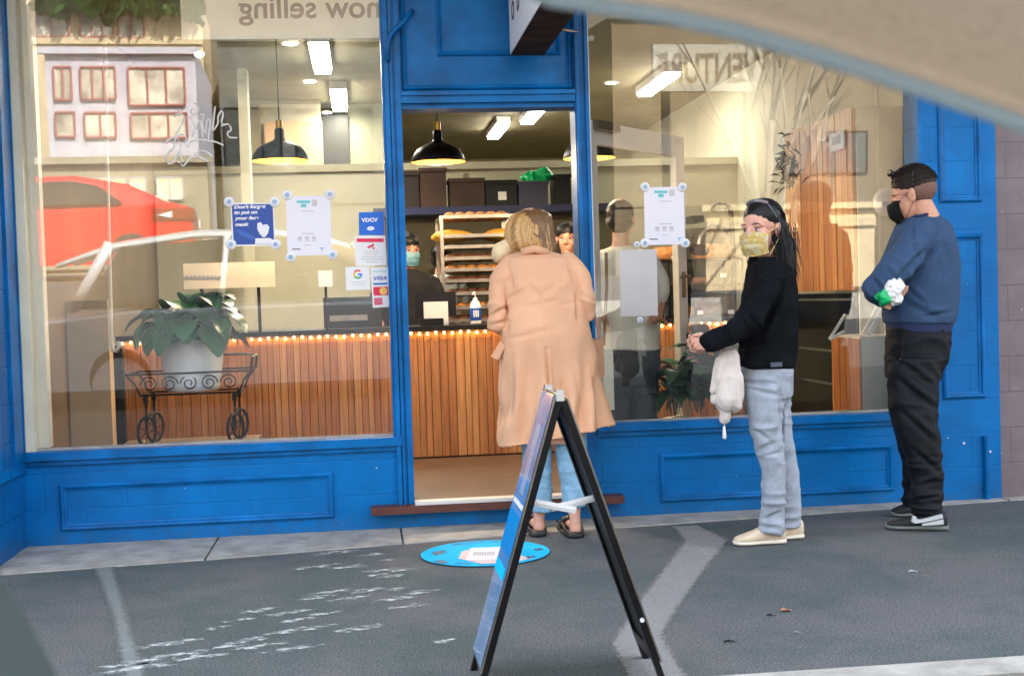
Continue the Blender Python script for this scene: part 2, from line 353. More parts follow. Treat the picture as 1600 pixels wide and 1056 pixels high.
# ================================================================== SETTING
bm = B(); box(bm, -80, 80, -14.6, -3.10, -.5, -.13); obj('road', bm, M['roadtar'], kind='structure')
bm = B(); box(bm, -80, 80, -90, -14.75, -.6, .32); obj('far_footpath', bm, M['roadtar'], kind='structure')
bm = B(); box(bm, -80, 80, -14.75, -14.6, -.6, .33); obj('far_kerb', bm, M['concrete'], kind='structure')
bm = B(); box(bm, -80, 80, -2.93, .6, -.5, 0); obj('footpath', bm, M['asphalt'], kind='structure')
bm = B(); box(bm, -80, 80, 13.2, 90, -.5, -.01); obj('ground', bm, M['asphalt'], kind='structure')
bm = bbox(-80, 80, -3.10, -2.93, -.5, .004, .012); obj('kerb', bm, M['concrete'], kind='structure')
bm = B()
fr = [(-2.6, -.76), (-1.8, -.69), (-.8, -.585), (.156, -.44), (1.0, -.34), (2.2, -.22), (3.54, -.10), (4.6, -.04)]
for i in range(len(fr)-1):
    (xa, ya), (xb, yb) = fr[i], fr[i+1]; xa += .006; xb -= .006
    v = [bm.verts.new(p) for p in ((xa, ya, .007), (xb, yb, .007), (xb, -.001, .007), (xa, -.001, .007), (xa, ya, -.05), (xb, yb, -.05), (xb, -.001, -.05), (xa, -.001, -.05))]
    for f in ((0, 1, 2, 3), (0, 4, 5, 1), (1, 5, 6, 2), (3, 7, 4, 0)): bm.faces.new([v[k] for k in f])
obj('concrete_edging', bm, M['concrete'], kind='structure')
def patch(name, px, m, z):
    bm = B(); P = [gr(*p) for p in px]; Q = []
    for i in range(len(P)):           # ragged outline
        a, b = P[i], P[(i+1) % len(P)]; k = max(2, int((b-a).length/.04))
        for j in range(k):
            p = a.lerp(b, j/k); Q.append(p+Vector(((rnd()-.5)*.003, (rnd()-.5)*.003, 0)))
    n = len(Q); area = sum(Q[i].x*Q[(i+1) % n].y-Q[(i+1) % n].x*Q[i].y for i in range(n)); sg = 1 if area > 0 else -1
    I = []
    for i in range(n):
        t = Q[(i+2) % n]-Q[i-2]; t.normalize(); I.append(Q[i]+Vector((-t.y, t.x, 0))*sg*.040)
    vo = [bm.verts.new((p.x, p.y, z)) for p in Q]; vi = [bm.verts.new((p.x, p.y, z)) for p in I]
    for i in range(n): bm.faces.new((vo[i], vo[(i+1) % n], vi[(i+1) % n], vi[i]))
    f = bm.faces.new(vi); bmesh.ops.triangulate(bm, faces=[f]); vals = [0.0]*n+[1.0]*n
    o = obj(name, bm, m, kind='structure', recalc=False); at2 = o.data.attributes.new('fall', 'FLOAT', 'POINT')
    for i, v in enumerate(vals): at2.data[i].value = v
patch('glare_patch', [(1047, 822), (1094, 820), (1142, 844), (1109, 886), (1068, 945), (1040, 992), (1078, 1056), (1095, 1085), (985, 1090), (975, 1056), (950, 1005), (1000, 930), (1040, 880), (1066, 846)], M['worn'], .003)  # band of car-window glare, painted as a lighter patch of asphalt
patch('faint_glare_patch', [(142, 887), (182, 884), (205, 960), (240, 1070), (190, 1075), (168, 960)], M['glare2'], .0035)  # second, weaker glare band painted on the footpath
# pale splashes dried on the asphalt
bm = B()
spl = [(1190, 603, 3), (1250, 600, 1.6), (1340, 610, 2), (1380, 630, 1), (1130, 655, 3), (1240, 655, 2.6), (1370, 665, 2.6), (1440, 665, 2), (1180, 745, 2.4), (1130, 765, 2), (1250, 768, 2.2), (1310, 738, 2), (1410, 735, 1), (1420, 768, 3.2), (1500, 745, 2.4), (1460, 795, 2.2), (930, 810, 2.2), (1030, 820, 2.8), (1060, 845, 1.6), (850, 845, 1.2), (768, 875, .9), (1080, 878, 2.8), (1150, 822, 1.6), (1280, 875, 3), (900, 915, 2.2), (830, 935, 1.6), (930, 938, 2.2), (1050, 946, 3), (600, 930, 3.4), (720, 975, 2.6), (520, 990, 2.6), (440, 1025, 2.2), (540, 1008, 2.4), (650, 965, 2.8), (1340, 685, 1.6), (990, 890, 1), (410, 1010, 1), (1590, 920, .8), (1390, 690, 1.8)]
fl = []
for sx, sy, a in spl:
    c = gr(sx*.4375, 600+sy*.4375); rx, ry = .050*a+.03, .030+.012*min(a, 2); z = .0040+.0002*random.random()
    cv = bm.verts.new((c.x, c.y, z)); fl.append(1.0); prev = None; rings = []
    for q, val in ((.5, .85), (1, .35), (1.5, -.25)):
        rings.append([bm.verts.new((c.x+math.cos(6.283*j/14)*rx*q, c.y+math.sin(6.283*j/14)*ry*q+math.cos(6.283*j/14)*rx*q*.3, z)) for j in range(14)]); fl += [val]*14
    for j in range(14):
        k = (j+1) % 14; bm.faces.new((cv, rings[0][j], rings[0][k])); bm.faces.new((rings[0][j], rings[1][j], rings[1][k], rings[0][k])); bm.faces.new((rings[1][j], rings[2][j], rings[2][k], rings[1][k]))
for k in range(60):
    q = gr(random.uniform(950, 1600), random.uniform(850, 1020)); r = random.uniform(.002, .005); fl += [1.0]*5
    bm.faces.new([bm.verts.new((q.x+math.cos(6.28*j/5)*r*random.uniform(.6, 1.6), q.y+math.sin(6.28*j/5)*r*.6, .005)) for j in range(5)])
o = obj('chalky_splashes', bm, M['stain'], recalc=False, label='chalky white splashes dried on the dark asphalt footpath', cat='splashes', kind='stuff'); at2 = o.data.attributes.new('fall', 'FLOAT', 'POINT')
for i, v in enumerate(fl): at2.data[i].value = v
# small litter on the footpath
def leafy(px, py, L, Wd, m, label, name='fallen_leaf', rz=0):
    p = gr(px, py); bm = B(); n = 9
    top = []; bot = []
    for i in range(n):
        t = i/(n-1); wdt = Wd*math.sin(math.pi*min(.97, t+.03))**.7*(1+.25*math.sin(9*t)); x = (t-.5)*L
        for s, lst in ((1, top), (-1, bot)): lst.append(Vector((x, s*wdt/2, .006+.004*math.sin(t*5)+.003*abs(s)*(i % 2))))
    Rz = Matrix.Rotation(rz, 3, 'Z'); A = [bm.verts.new(Rz @ v+p) for v in top]; C = [bm.verts.new(Rz @ v+p) for v in bot]
    mid = [bm.verts.new(Rz @ Vector(((i/(n-1)-.5)*L, 0, .005))+p) for i in range(n)]
    for i in range(n-1): bm.faces.new((A[i], A[i+1], mid[i+1], mid[i])); bm.faces.new((mid[i], mid[i+1], C[i+1], C[i]))
    obj(name, bm, m, label=label, cat='litter')
M['leafb'] = mat('fallen_leaf_brown', (.42, .19, .10), .8, var=.3, vs=60)
leafy(1229, 955, .048, .028, M['leafb'], 'curled brown leaf lying on the asphalt in front of the man', rz=.2)
leafy(1427, 894, .045, .008, M['chalk'], 'thin pale yellow scrap lying on the asphalt below the man', 'paper_scrap', rz=.2)
leafy(1246, 990, .040, .006, M['chalk2'], 'thin white scrap on the asphalt near the brown leaf', 'paper_scrap', rz=-.5)
leafy(1142, 1004, .055, .009, M['dark'], 'dark flat chip of bark on the asphalt near the kerb', 'bark_chip', rz=.1)
leafy(1205, 963, .035, .008, M['dark'], 'tiny dark twig piece just left of the brown leaf', 'twig', rz=0)
# ================================================================== SHOP
X0, X1 = -1.745, 3.08; FZ = .15; CZ = 3.22; BY = 11.6
shop = empty('shop_building', (0, 0, 0), 'bright blue painted shopfront with two large windows and an open doorway', 'building')
def riser(x0, x1, z1, name='stall_riser'):
    bm = B(); box(bm, x0, x1, 0, .16, -.02, z1); obj(name, bm, M['blue_block'], shop)
riser(-1.785, .19, .455); riser(1.20, 3.08, .475); riser(.19, 1.20, .10)
for a in (at(100, 752), ):
    pass
bm = ring(-1.60, at(521, 770).x, at(521, 808).z, at(521, 737).z, 0, .035, .020); obj('riser_panel', bm, M['blue'], shop)
bm = ring(at(1031, 740).x, at(1395, 740).x, at(1395, 766).z, at(1395, 693).z, 0, .035, .020); obj('riser_panel', bm, M['blue'], shop)
# sills
bm = B(); prism(bm, [(-1.76, .452), (.178, .452), (.178, .497), (-1.76, .497)], -.045, .10); prism(bm, [(-1.76, .425), (.165, .425), (.165, .452), (-1.76, .452)], -.022, -.001); bev(bm, .006, 2); obj('window_sill', bm, M['blue'], shop)
bm = B(); prism(bm, [(1.236, .478), (3.085, .470), (3.085, .512), (1.236, .522)], -.040, .10); prism(bm, [(1.236, .45), (3.08, .443), (3.08, .470), (1.236, .478)], -.02, -.001); bev(bm, .006, 2); obj('window_sill', bm, M['blue'], shop)
# glazing beads: thin pale worn edge along the sills
bm = B(); box(bm, -1.745, .135, .035, .075, .497, .508); obj('glazing_bead', bm, M['concrete'], shop)
bm = B(); box(bm, 1.245, 3.08, .035, .075, .515, .526); obj('glazing_bead', bm, M['concrete'], shop)
# left post + cream reveal
bm = B(); box(bm, -1.93, -1.765, -.02, .16, .497, 3.1); box(bm, -1.79, -1.755, -.035, -.02, .497, 3.1); bev(bm, .005); obj('window_post', bm, M['blue'], shop)
bm = B(); box(bm, -1.765, -1.715, .0, .16, .497, 3.1); box(bm, -1.715, -1.66, .09, .16, .508, 3.1); bev(bm, .004); obj('window_frame', bm, M['cream_frame'], shop)
# centre post (between left window and door): stepped mouldings
bm = B()
for (a, b_, y0, y1, z0) in ((.136, .235, -.01, .16, .497), (.150, .172, -.035, -.01, .10), (.178, .192, -.028, -.01, .10), (.205, .235, -.022, -.01, .10)): box(bm, a, b_, y0, y1, z0, 3.1)
box(bm, .19, .235, -.01, .16, .10, .497)
bev(bm, .005, 2); obj('door_post', bm, M['blue'], shop)
bm = B()
for (a, b_, y0, y1, z0) in ((1.166, 1.242, -.01, .16, .10), (1.172, 1.19, -.03, -.01, .10), (1.222, 1.240, -.035, -.01, .526)): box(bm, a, b_, y0, y1, z0, 3.1)
bev(bm, .005, 2); obj('door_post', bm, M['blue'], shop)
bm = B(); box(bm, 1.243, 1.249, -.012, .03, .526, 3.1); obj('glazing_bead', bm, M['white'], shop)
# transom and panel above door
bm = B(); box(bm, .235, 1.166, -.03, .16, 2.262, 2.325); box(bm, .235, 1.166, -.045, -.03, 2.30, 2.322); box(bm, .235, 1.166, .0, .16, 2.235, 2.262); bev(bm, .005, 2); obj('transom', bm, M['blue'], shop)
bm = B(); box(bm, .235, 1.166, .02, .16, 2.325, 3.1); obj('fascia_panel', bm, M['blue'], shop)
o = ring(.245, 1.158, 2.335, 3.3, .02, .03, .022); obj('panel_moulding', o, M['blue'], shop)
o = ring(at(683, 60).x, 1.10, at(683, 87).z, 3.2, .02, .028, .02); obj('panel_moulding', o, M['blue'], shop)
# bent conduit at the top of the centre post
bm = B(); P = [at(606, 95, -.05), at(605, 75, -.05), at(609, 58, -.055), at(618, 46, -.055), at(632, 33, -.05), at(640, 22, -.045), at(644, 18, .02)]
tube(bm, P, .013, 10); obj('conduit', bm, M['blue'], shop, smooth=True)
# pilaster
bm = B(); box(bm, 3.085, 3.535, -.03, .16, -.02, 3.1); obj('pilaster', bm, M['blue_block'], shop)
bm = B(); box(bm, 3.078, 3.105, -.045, -.03, .44, 3.1); bev(bm, .004); obj('pilaster_trim', bm, M['blue'], shop)
pr = [at(1463, 100, -.03).x, at(1531, 200, -.03).x]
obj('pilaster_panel', ring(pr[0], pr[1], at(1500, 316, -.03).z, 2.75, -.03, .035, .02), M['blue'], shop)
obj('pilaster_panel', ring(pr[0], pr[1], at(1500, 622, -.03).z, at(1500, 366, -.03).z, -.03, .035, .02), M['blue'], shop)
bm = B(); P = [at(1541, 682, -.05), at(1543, 792, -.05)]; cyl(bm, P[0], P[1], .014); 
for t in (.02, .75): q = P[0].lerp(P[1], t); cyl(bm, q-Vector((0, 0, .012)), q+Vector((0, 0, .012)), .02)
obj('drain_pipe', bm, M['blue'], shop, smooth=False)
for (a, b_) in ((1505, 692), (1546, 705), (1541, 745)): bm = B(); q = at(a, b_, -.03); cyl(bm, q, q+Vector((0, -.012, 0)), .006); obj('bolt', bm, M['white'], shop)
# left return wall coming forward
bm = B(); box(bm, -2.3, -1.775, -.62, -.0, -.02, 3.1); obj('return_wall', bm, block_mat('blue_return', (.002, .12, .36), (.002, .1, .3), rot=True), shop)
bm = B(); box(bm, -1.775, -1.760, -.60, -.43, .45, 3.1); box(bm, -1.775, -1.76, -.20, -.05, .45, 3.1); box(bm, -1.775, -1.758, -.62, -.0, .40, .45); bev(bm, .005); obj('return_moulding', bm, M['blue'], shop)
# threshold
a = at(580, 800, -.09); b_ = at(975, 776, -.09)
bm = bbox(a.x, b_.x, -.10, -.002, .095, .135, .006); obj('threshold', bm, M['threshold'], shop)
bm = bbox(.236, 1.165, -.002, .16, .10, .150, .003); obj('doorway_floor', bm, M['tanfloor'], shop)
bm = bbox(.236, 1.165, -.092, -.004, .136, .153, .003); obj('threshold_strip', bm, mat('pale_metal', (.72, .70, .66), .4, metal=.2), shop)
# glass: the panes lean a little, top towards the street
TIL = math.tan(R(1.5)); YAWG = -math.tan(R(1.8))
def gy(x, z, xc=0): return .062-(z-.5)*TIL-(x-xc)*YAWG
def pane(x0, x1, z0, z1, xc, name='window_glass'):
    bm = B(); v = []
    for dy in (0, .006):
        v.append([bm.verts.new((x, gy(x, z, xc)+dy, z)) for x, z in ((x0, z0), (x1, z0), (x1, z1), (x0, z1))])
    bm.faces.new(v[0]); bmesh.ops.recalc_face_normals(bm, faces=bm.faces)
    return obj(name, bm, M['glass'], shop)
LXC = -.8; RXC = 2.15
pane(-1.715, .137, .507, 3.1, LXC); pane(1.248, 3.082, .525, 3.1, RXC)
# upper part of the building, above the frame
bm = B(); box(bm, -8, 3.535, .16, 13.2, CZ+.05, 7.75); box(bm, -8, 3.535, -.05, .16, 3.1, 7.75)
box(bm, -8, -1.95, .0, 13.2, -.02, CZ+.05); box(bm, -1.95, 3.535, BY+.1, 13.2, -.02, CZ+.05)
obj('upper_wall', bm, M['cream'], shop)
# interior shell
bm = B(); box(bm, -1.95, 3.532, .16, BY+.1, -.02, FZ); obj('interior_floor', bm, M['tanfloor'], shop)
bm = B(); box(bm, -1.95, 3.532, .16, BY, CZ, CZ+.04); obj('ceiling', bm, M['olive'], shop)
bm = B(); box(bm, -1.95, -1.80, .16, BY, FZ, CZ); obj('interior_wall', bm, M['beige_wall'], shop)
bm = B(); box(bm, 3.50, 3.532, .16, BY, FZ, CZ); obj('interior_wall', bm, M['cream'], shop)
bm = B(); box(bm, -1.95, 3.532, BY-.05, BY+.1, FZ, CZ); obj('interior_wall', bm, M['cream'], shop)
# neighbour
nb = empty('neighbour_building', (3.54, 0, 0), 'mauve grey painted blockwork wall beside the blue pilaster', 'building')
bm = B(); box(bm, 3.537, 12, -.01, 13.2, -.02, 7.75); obj('wall', bm, M['grey_block'], nb)
bm = B(); box(bm, 3.55, 12, -.022, -.011, 2.93, 2.96); obj('ledge', bm, M['grey_block'], nb)
# awning over the footpath (above the picture)
aw = empty('awning', (1, 0, 3.2), 'dark street awning fixed over the blue shopfront', 'awning')
bm = B(); box(bm, -8, 5, -1.5, -.052, 3.30, 3.38); obj('canopy', bm, M['white'], aw)
# hanging sign under the awning
sg = empty('hanging_sign', (.92, -.6, 2.9), 'white and black box sign hanging end-on above the shop door', 'sign')
x0, x1, z0 = at(797, 85, -.12).x, at(850, 88, -.12).x, at(820, 87, -.12).z
bm = B(); box(bm, x0+.004, x1, -1.35, -.12, z0, 3.1); bev(bm, .004); obj('box', bm, mat('sign_underside', (.035, .02, .012), .8, var=.5, vs=9, spec=.15), sg)
bm = B(); box(bm, x0, x0+.003, -1.345, -.125, z0+.004, 3.1); obj('face', bm, M['white'], sg)
for s, dy, dz in (('O', -.30, .19), ('D', -.52, .19), ('S', -.74, .19)):
    me = text_mesh(s, .13, .001, bold=.002); me.transform(Matrix.Translation((x0-.001, dy, z0+dz)) @ Matrix.Rotation(R(-90), 4, 'Z') @ Matrix.Rotation(R(90), 4, 'X')); obj('letter', me, M['ink'], sg)
bm = B(); cyl(bm, at(862, 44, -.3), at(902, 50, -.06), .010); cyl(bm, at(861, 40, -.31), at(861, 50, -.31), .014); obj('bracket', bm, M['chrome'], sg)
# ================================================================== INSIDE THE SHOP
CYF = 1.8
M['slat2'] = mat('slatted_timber_light', (.66, .33, .12), .45, var=.3, vs=3, bump=.15, bs=8, stretch=(14, 14, .7), c2=(.46, .20, .065), coat=.1)
def slats(name, x0, x1, y, z0, z1, wd, gap, parent, mats, th=.018, jit=.25):
    bm = B(); x = x0; i = 0
    while x < x1-.01:
        ww = min(wd*(1+jit*(rnd()-.5)*2), x1-x); box(bm, x, x+ww, y-th*(1+.25*rnd()), y, z0, z1, mi=random.randrange(len(mats))); x += ww+gap; i += 1
    bev(bm, .0025); return obj(name, bm, mats, parent)
ca = at(190, 600, CYF).x; cb = at(1162, 600, CYF).x; cz = at(690, 509, CYF).z
ct = empty('counter', ((ca+cb)/2, CYF, FZ), 'long serving counter with a vertical timber slat front and dark top', 'counter')
bm = B(); box(bm, ca, cb, CYF+.001, CYF+.62, FZ, cz-.03); obj('carcass', bm, M['slat_b'], ct)
slats('slat_front', ca, cb, CYF, FZ+.012, cz-.035, .046, .004, ct, [M['slat'], M['slat2'], M['slat'], M['slat'], M['slat_d']], th=.012)
bm = bbox(ca-.02, cb+.02, CYF-.03, CYF+.66, cz-.03, cz, .005); obj('counter_top', bm, M['dark'], ct)
sl_ = empty('string_lights', ((ca+cb)/2, CYF, cz-.04), 'string of warm fairy lights strung under the counter edge', 'string lights')
bm = B(); tube(bm, [(ca, CYF-.028, cz-.040), ((ca+cb)/2, CYF-.028, cz-.043), (cb, CYF-.028, cz-.040)], .0025, 6); obj('wire', bm, M['dark'], sl_)
bme = None; nb_ = 76
for i in range(nb_):
    x = ca+.02+(cb-ca-.04)*i/(nb_-1)
    if bme is None:
        bm = B(); ell(bm, (0, 0, 0), (.007, .007, .008), seg=10, rings=6); b0 = obj('bulb', bm, M['bulb'], sl_, smooth=True); bme = b0; o = b0
    else: o = bme.copy(); col.objects.link(o)
    o.location = (x, CYF-.036, cz-.046+.004*math.sin(i*1.9))
# left side of the window: low cream partition, dark post, hooked pole
pt = empty('partition', (-1.2, 1.0, FZ), 'low cream partition wall at the left end of the shop window', 'partition')
bm = B(); box(bm, -1.80, at(178, 600, 1.3).x, 1.2, 1.32, FZ, at(120, 470, 1.3).z); bev(bm, .006); obj('panel', bm, mat('beige_panel', (.56, .42, .26), .5, var=.1, vs=3), pt)
bm = B(); q = at(182, 540, 1.34); box(bm, q.x-.035, q.x+.035, 1.33, 1.40, FZ, q.z); obj('post', bm, M['dark'], pt)
pl = empty('hooked_pole', at(172, 500, .8), 'slim pale pole with a hooked lower end hanging at left', 'pole')
bm = B(); tube(bm, [at(164, 60, .8), at(168, 300, .8), at(173, 500, .8), at(174, 535, .8), at(177, 548, .8), at(182, 549, .8), at(187, 540, .8), at(188, 534, .8)], .012, 8); obj('rod', bm, M['cream_frame'], pl, smooth=True)
# ---- partitions deeper in the shop
bw = empty('dividing_wall', (0, 6, FZ), 'cream dividing wall with framed panels deep inside the shop', 'wall')
a = at(392, 300, 6); b_ = at(505, 300, 6)
bm = B(); box(bm, a.x, b_.x, 6, 6.1, FZ, CZ); obj('panel', bm, M['cream'], bw)
bm = B(); box(bm, a.x, a.x+.12, 5.95, 5.998, FZ, CZ); box(bm, a.x+.12, b_.x, 5.95, 5.998, at(450, 155, 6).z-.05, at(450, 155, 6).z); bev(bm, .006); obj('trim', bm, mat('brown_trim', (.30, .24, .14), .6), bw)
bm = B(); c_ = at(412, 190, 5.9); d_ = at(503, 190, 5.9); box(bm, c_.x, d_.x, 5.93, 5.949, FZ, c_.z); obj('door_leaf', bm, mat('tan_door', (.58, .36, .20), .5, var=.1, vs=2), bw)
a = at(508, 300, 6.2); b_ = at(592, 300, 6.2)
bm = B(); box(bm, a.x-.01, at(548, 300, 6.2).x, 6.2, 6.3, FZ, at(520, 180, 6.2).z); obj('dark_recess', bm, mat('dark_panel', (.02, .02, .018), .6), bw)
bm = B(); box(bm, at(548, 300, 6.2).x, b_.x+.1, 6.25, 6.35, FZ, CZ); obj('grey_panel', bm, mat('grey_green', (.20, .20, .13), .6, var=.1, vs=2), bw)
# column far left behind glass
bm = B(); a = at(330, 300, 4.2); b_ = at(392, 300, 4.2); box(bm, a.x+.25, b_.x, 4.2, 4.4, FZ, CZ); o = obj('pillar', bm, M['cream'], None, label='square cream pillar standing inside behind the left window', cat='pillar')
# shelf with boxes behind the counter
SY = 3.9
sh = empty('wall_shelf', at(760, 330, SY), 'long blue shelf carrying storage boxes behind the counter', 'shelf')
a = at(640, 333, SY); b_ = at(893, 328, SY); zs = at(760, 322, SY).z
bm = bbox(a.x-.3, b_.x+.5, SY-.02, SY+.5, zs-.06, zs, .006); obj('board', bm, mat('shelf_blue', (.005, .014, .075), .5), sh)
bm = B(); box(bm, a.x-.3, b_.x+.5, SY+.5, SY+.55, 1.2, zs-.06); box(bm, a.x+.5, a.x+.55, SY+.5, SY+.55, zs, at(700, 262, SY).z); obj('back_rail', bm, mat('dull_back', (.17, .16, .10), .7, var=.1), sh)
bw2 = B(); box(bw2, -1.8, 3.5, SY+.9, SY+1.0, FZ, at(700, 260, SY+.9).z); box(bw2, -1.8, 3.5, SY+.86, SY+.9, at(700, 262, SY+.9).z-.02, at(700, 256, SY+.9).z+.01)
obj('rear_wall', bw2, M['cream'], None, label='pale half height rear wall behind the shelf of boxes', cat='wall')
def carton(px0, px1, py0, label, m, dz=0, y0=0, dpt=.32, lidm=None, wob=0):
    a = at(px0, 300, SY+y0); b_ = at(px1, 300, SY+y0); zt = at((px0+px1)/2, py0, SY+y0).z
    t = empty('storage_box', ((a.x+b_.x)/2, SY+y0, zs), label, 'box', 'boxes on the blue shelf')
    bm = bbox(a.x, b_.x, SY+y0+.02, SY+y0+dpt, zs+.001, zt-.03, .008); obj('box_body', bm, m, t)
    bm = bbox(a.x-.008, b_.x+.008, SY+y0+.012, SY+y0+dpt+.008, zt-.03, zt, .006); obj('lid', bm, lidm or m, t)
    return t, a, b_, zt
M['card'] = mat('dark_cardboard', (.018, .010, .006), .7, var=.3, vs=4)
M['card2'] = mat('brown_cardboard', (.045, .022, .012), .7, var=.3, vs=4)
carton(632, 655, 268, 'dark box at the far left end of the blue shelf', M['card'])
carton(657, 698, 262, 'tall dark brown cardboard box on the shelf behind the pendant lamp', M['card2'])
carton(703, 757, 278, 'wide dark cardboard box second along the blue shelf', M['card2'])
t, a, b_, zt = carton(759, 808, 281, 'charcoal plastic crate with a small white label', M['dark'])
q = at(785, 306, SY+.01); bm = B(); box(bm, q.x-.035, q.x+.035, SY+.014, SY+.019, q.z-.035, q.z+.035); obj('label_card', bm, M['white'], t)
t, a, b_, zt = carton(811, 857, 283, 'navy blue plastic crate under the green bag', M['navy'], lidm=M['navy'])
bm = B(); limb(bm, [(818, 278, SY+.15, 4), (835, 272, SY+.15, 6), (850, 268, SY+.15, 8), (855, 276, SY+.15, 8)]); limb(bm, [(825, 280, SY+.12, 4), (853, 281, SY+.12, 4)])
o = blob('green_bag', bm, M['green'], None, vox=.008, sm=2, disp=lambda P, N: (ridge(P*18)-.5)*.025); tag(o, 'crumpled bright green plastic bag lying on the navy crate', 'bag')
carton(868, 893, 272, 'black box at the right end of the blue shelf', M['dark'])
# baking rack
RY = 2.95
rk = empty('baking_rack', at(750, 500, RY), 'tall steel baking rack loaded with trays of pastry', 'rack')
xa = at(691, 400, RY).x; xb = at(800, 400, RY).x; zr = at(740, 336, RY).z
bm = B()
for x in (xa, xb):
    for y in (RY, RY+.55): box(bm, x-.014, x+.014, y-.014, y+.014, FZ, zr+.0)
    box(bm, x-.01, x+.01, RY, RY+.55, zr-.02, zr)
bev(bm, .003); obj('rack_frame', bm, M['steel'], rk)
for k, py in enumerate((338, 368, 385, 403, 421, 438, 458, 480, 500)):
    z = at(740, py, RY).z
    bm = B(); box(bm, xa+.016, xb-.016, RY-.01, RY+.52, z-.012, z-.004); box(bm, xa+.016, xb-.016, RY-.016, RY-.008, z-.014, z+.012); bev(bm, .002); ty = obj('tray', bm, M['steel'], rk)
    if k not in (2,):
        bm = B(); g = M['cake'] if k == 1 else (M['crust'] if k in (0, 4, 7) else M['crustd'])
        n = 2 if k == 1 else 6
        for i in range(n):
            for j in range(3):
                xx = xa+.07+(xb-xa-.14)*(i+.5*(j % 2)*.3)/(n-1 if n > 1 else 1)
                ell(bm, (xx, RY+.06+j*.15, z+.008), (.14 if n == 2 else .05, .055, .045 if k == 1 else .032), seg=10, rings=7)
        obj('pastries', bm, g, ty, smooth=True)
# counter items
def pos_terminal():
    t = empty('till_screen', at(678, 500, CYF+.1), 'black till screen with a pale grey back panel on the counter', 'till')
    a = at(647, 457, CYF+.2); b_ = at(712, 455, CYF+.2); z1 = a.z; z0 = at(680, 500, CYF+.2).z
    bm = bbox(a.x, b_.x, CYF+.2, CYF+.23, z0+.02, z1, .006); obj('screen', bm, M['dark'], t)
    c = at(662, 472, CYF+.15); d = at(701, 503, CYF+.15); bm = bbox(c.x, d.x, CYF+.17, CYF+.199, cz+.001, c.z, .004); obj('stand', bm, M['paper_g'], t)
    c = at(657, 497, CYF+.1); d = at(693, 503, CYF+.1); bm = bbox(c.x, d.x, CYF+.08, CYF+.168, cz+.001, cz+.05, .006); obj('base', bm, M['dark'], t)
pos_terminal()
q = at(744, 505, CYF+.1); bt = empty('pump_bottle', (q.x, CYF+.12, cz), 'small pump bottle with a dark blue label on the counter', 'bottle')
zz = cz+.001
bm = B(); lathe(bm, [(.001, 0), (.036, 0), (.038, .01), (.038, .125), (.03, .15), (.014, .165), (.014, .18), (.001, .181)], (q.x, CYF+.12, zz), 20); obj('bottle_body', bm, M['white'], bt, smooth=True)
bm = B(); lathe(bm, [(.0385, .025), (.0392, .027), (.0392, .11), (.0385, .112)], (q.x, CYF+.12, zz), 20); obj('bottle_label', bm, M['posterblue'], bt, smooth=True)
bm = B(); cyl(bm, (q.x, CYF+.12, zz+.181), (q.x, CYF+.12, zz+.215), .004); tube(bm, [(q.x, CYF+.12, zz+.215), (q.x-.01, CYF+.10, zz+.217), (q.x-.02, CYF+.08, zz+.205)], .006, 8); obj('pump', bm, M['white'], bt)
for dx in (-.014, 0, .014):
    bm = B(); box(bm, q.x+dx-.004, q.x+dx+.004, CYF+.079, CYF+.081, zz+.05, zz+.095); obj('print_mark', bm, M['white'], bt)
# glass cake cabinet at right end
cab = empty('cake_cabinet', at(1115, 495, CYF+.25), 'black framed glass cake cabinet with shelves on the counter', 'display cabinet')
a = at(1042, 407, CYF+.1); b_ = at(1157, 404, CYF+.1); zt = b_.z; bx0, bx1 = a.x, b_.x; y0, y1 = CYF+.06, CYF+.52
bm = B()
for x in (bx0, bx1):
    for y in (y0, y1): box(bm, x-.006, x+.006, y-.006, y+.006, cz, zt)
for z in (cz+.006, (cz+zt)/2+.02, zt):
    for y in (y0, y1): box(bm, bx0, bx1, y-.005, y+.005, z-.006, z+.004)
    for x in (bx0, bx1): box(bm, x-.005, x+.005, y0, y1, z-.006, z+.004)
obj('cabinet_frame', bm, M['black'], cab)
bm = B(); box(bm, bx0+.01, bx1-.01, y1-.004, y1, cz, zt); obj('back_panel', bm, mat('cab_back', (.05, .055, .04), .5), cab)
zm = (cz+zt)/2+.02
bm = B(); box(bm, bx0+.006, bx1-.006, y0+.006, y1-.006, zm-.002, zm+.004); obj('cabinet_shelf', bm, M['dark'], cab)
bm = B(); v = [bm.verts.new(p) for p in ((bx0, y0-.002, cz), (bx1, y0-.002, cz), (bx1, y0-.002, zt), (bx0, y0-.002, zt))]; bm.faces.new(v); obj('glass_front', bm, M['clear'], cab)
def cake(px, py, r, h, m, label, name='cake', y=CYF+.25, z=None, cat='cake'):
    c = at(px, py, y); z = c.z if z is None else z; bm = B()
    lathe(bm, [(.001, 0), (r*.92, 0), (r, h*.15), (r, h*.75), (r*.9, h), (r*.3, h*1.06), (.001, h*1.06)], (c.x, y, z), 24); o = obj(name, bm, m, None, smooth=True, label=label, cat=cat)
cake(1118, 490, .14, .14, M['crustd'], 'round dark brown cake on the cabinet floor', z=cz+.008)
cake(1068, 490, .07, .07, M['crust'], 'small golden pastry at the left of the cabinet floor', z=cz+.008)
cake(1100, 440, .09, .05, M['crustd'], 'flat dark tart on the upper cabinet shelf', z=zm+.006)
cake(1113, 400, .145, .10, M['crust'], 'large golden round cake standing on top of the cabinet', z=zt+.006)
cake(1045, 400, .12, .09, M['crust'], 'golden cake on the cabinet top beside the open door stile', z=zt+.006)
for px, py in ((1130, 430), (1142, 487), (1094, 488), (1054, 403)):
    q = at(px, py, y0-.01); bm = B(); box(bm, q.x-.022, q.x+.022, y0-.014, y0-.011, q.z-.014, q.z+.014); obj('price_card', bm, M['white'], cab)
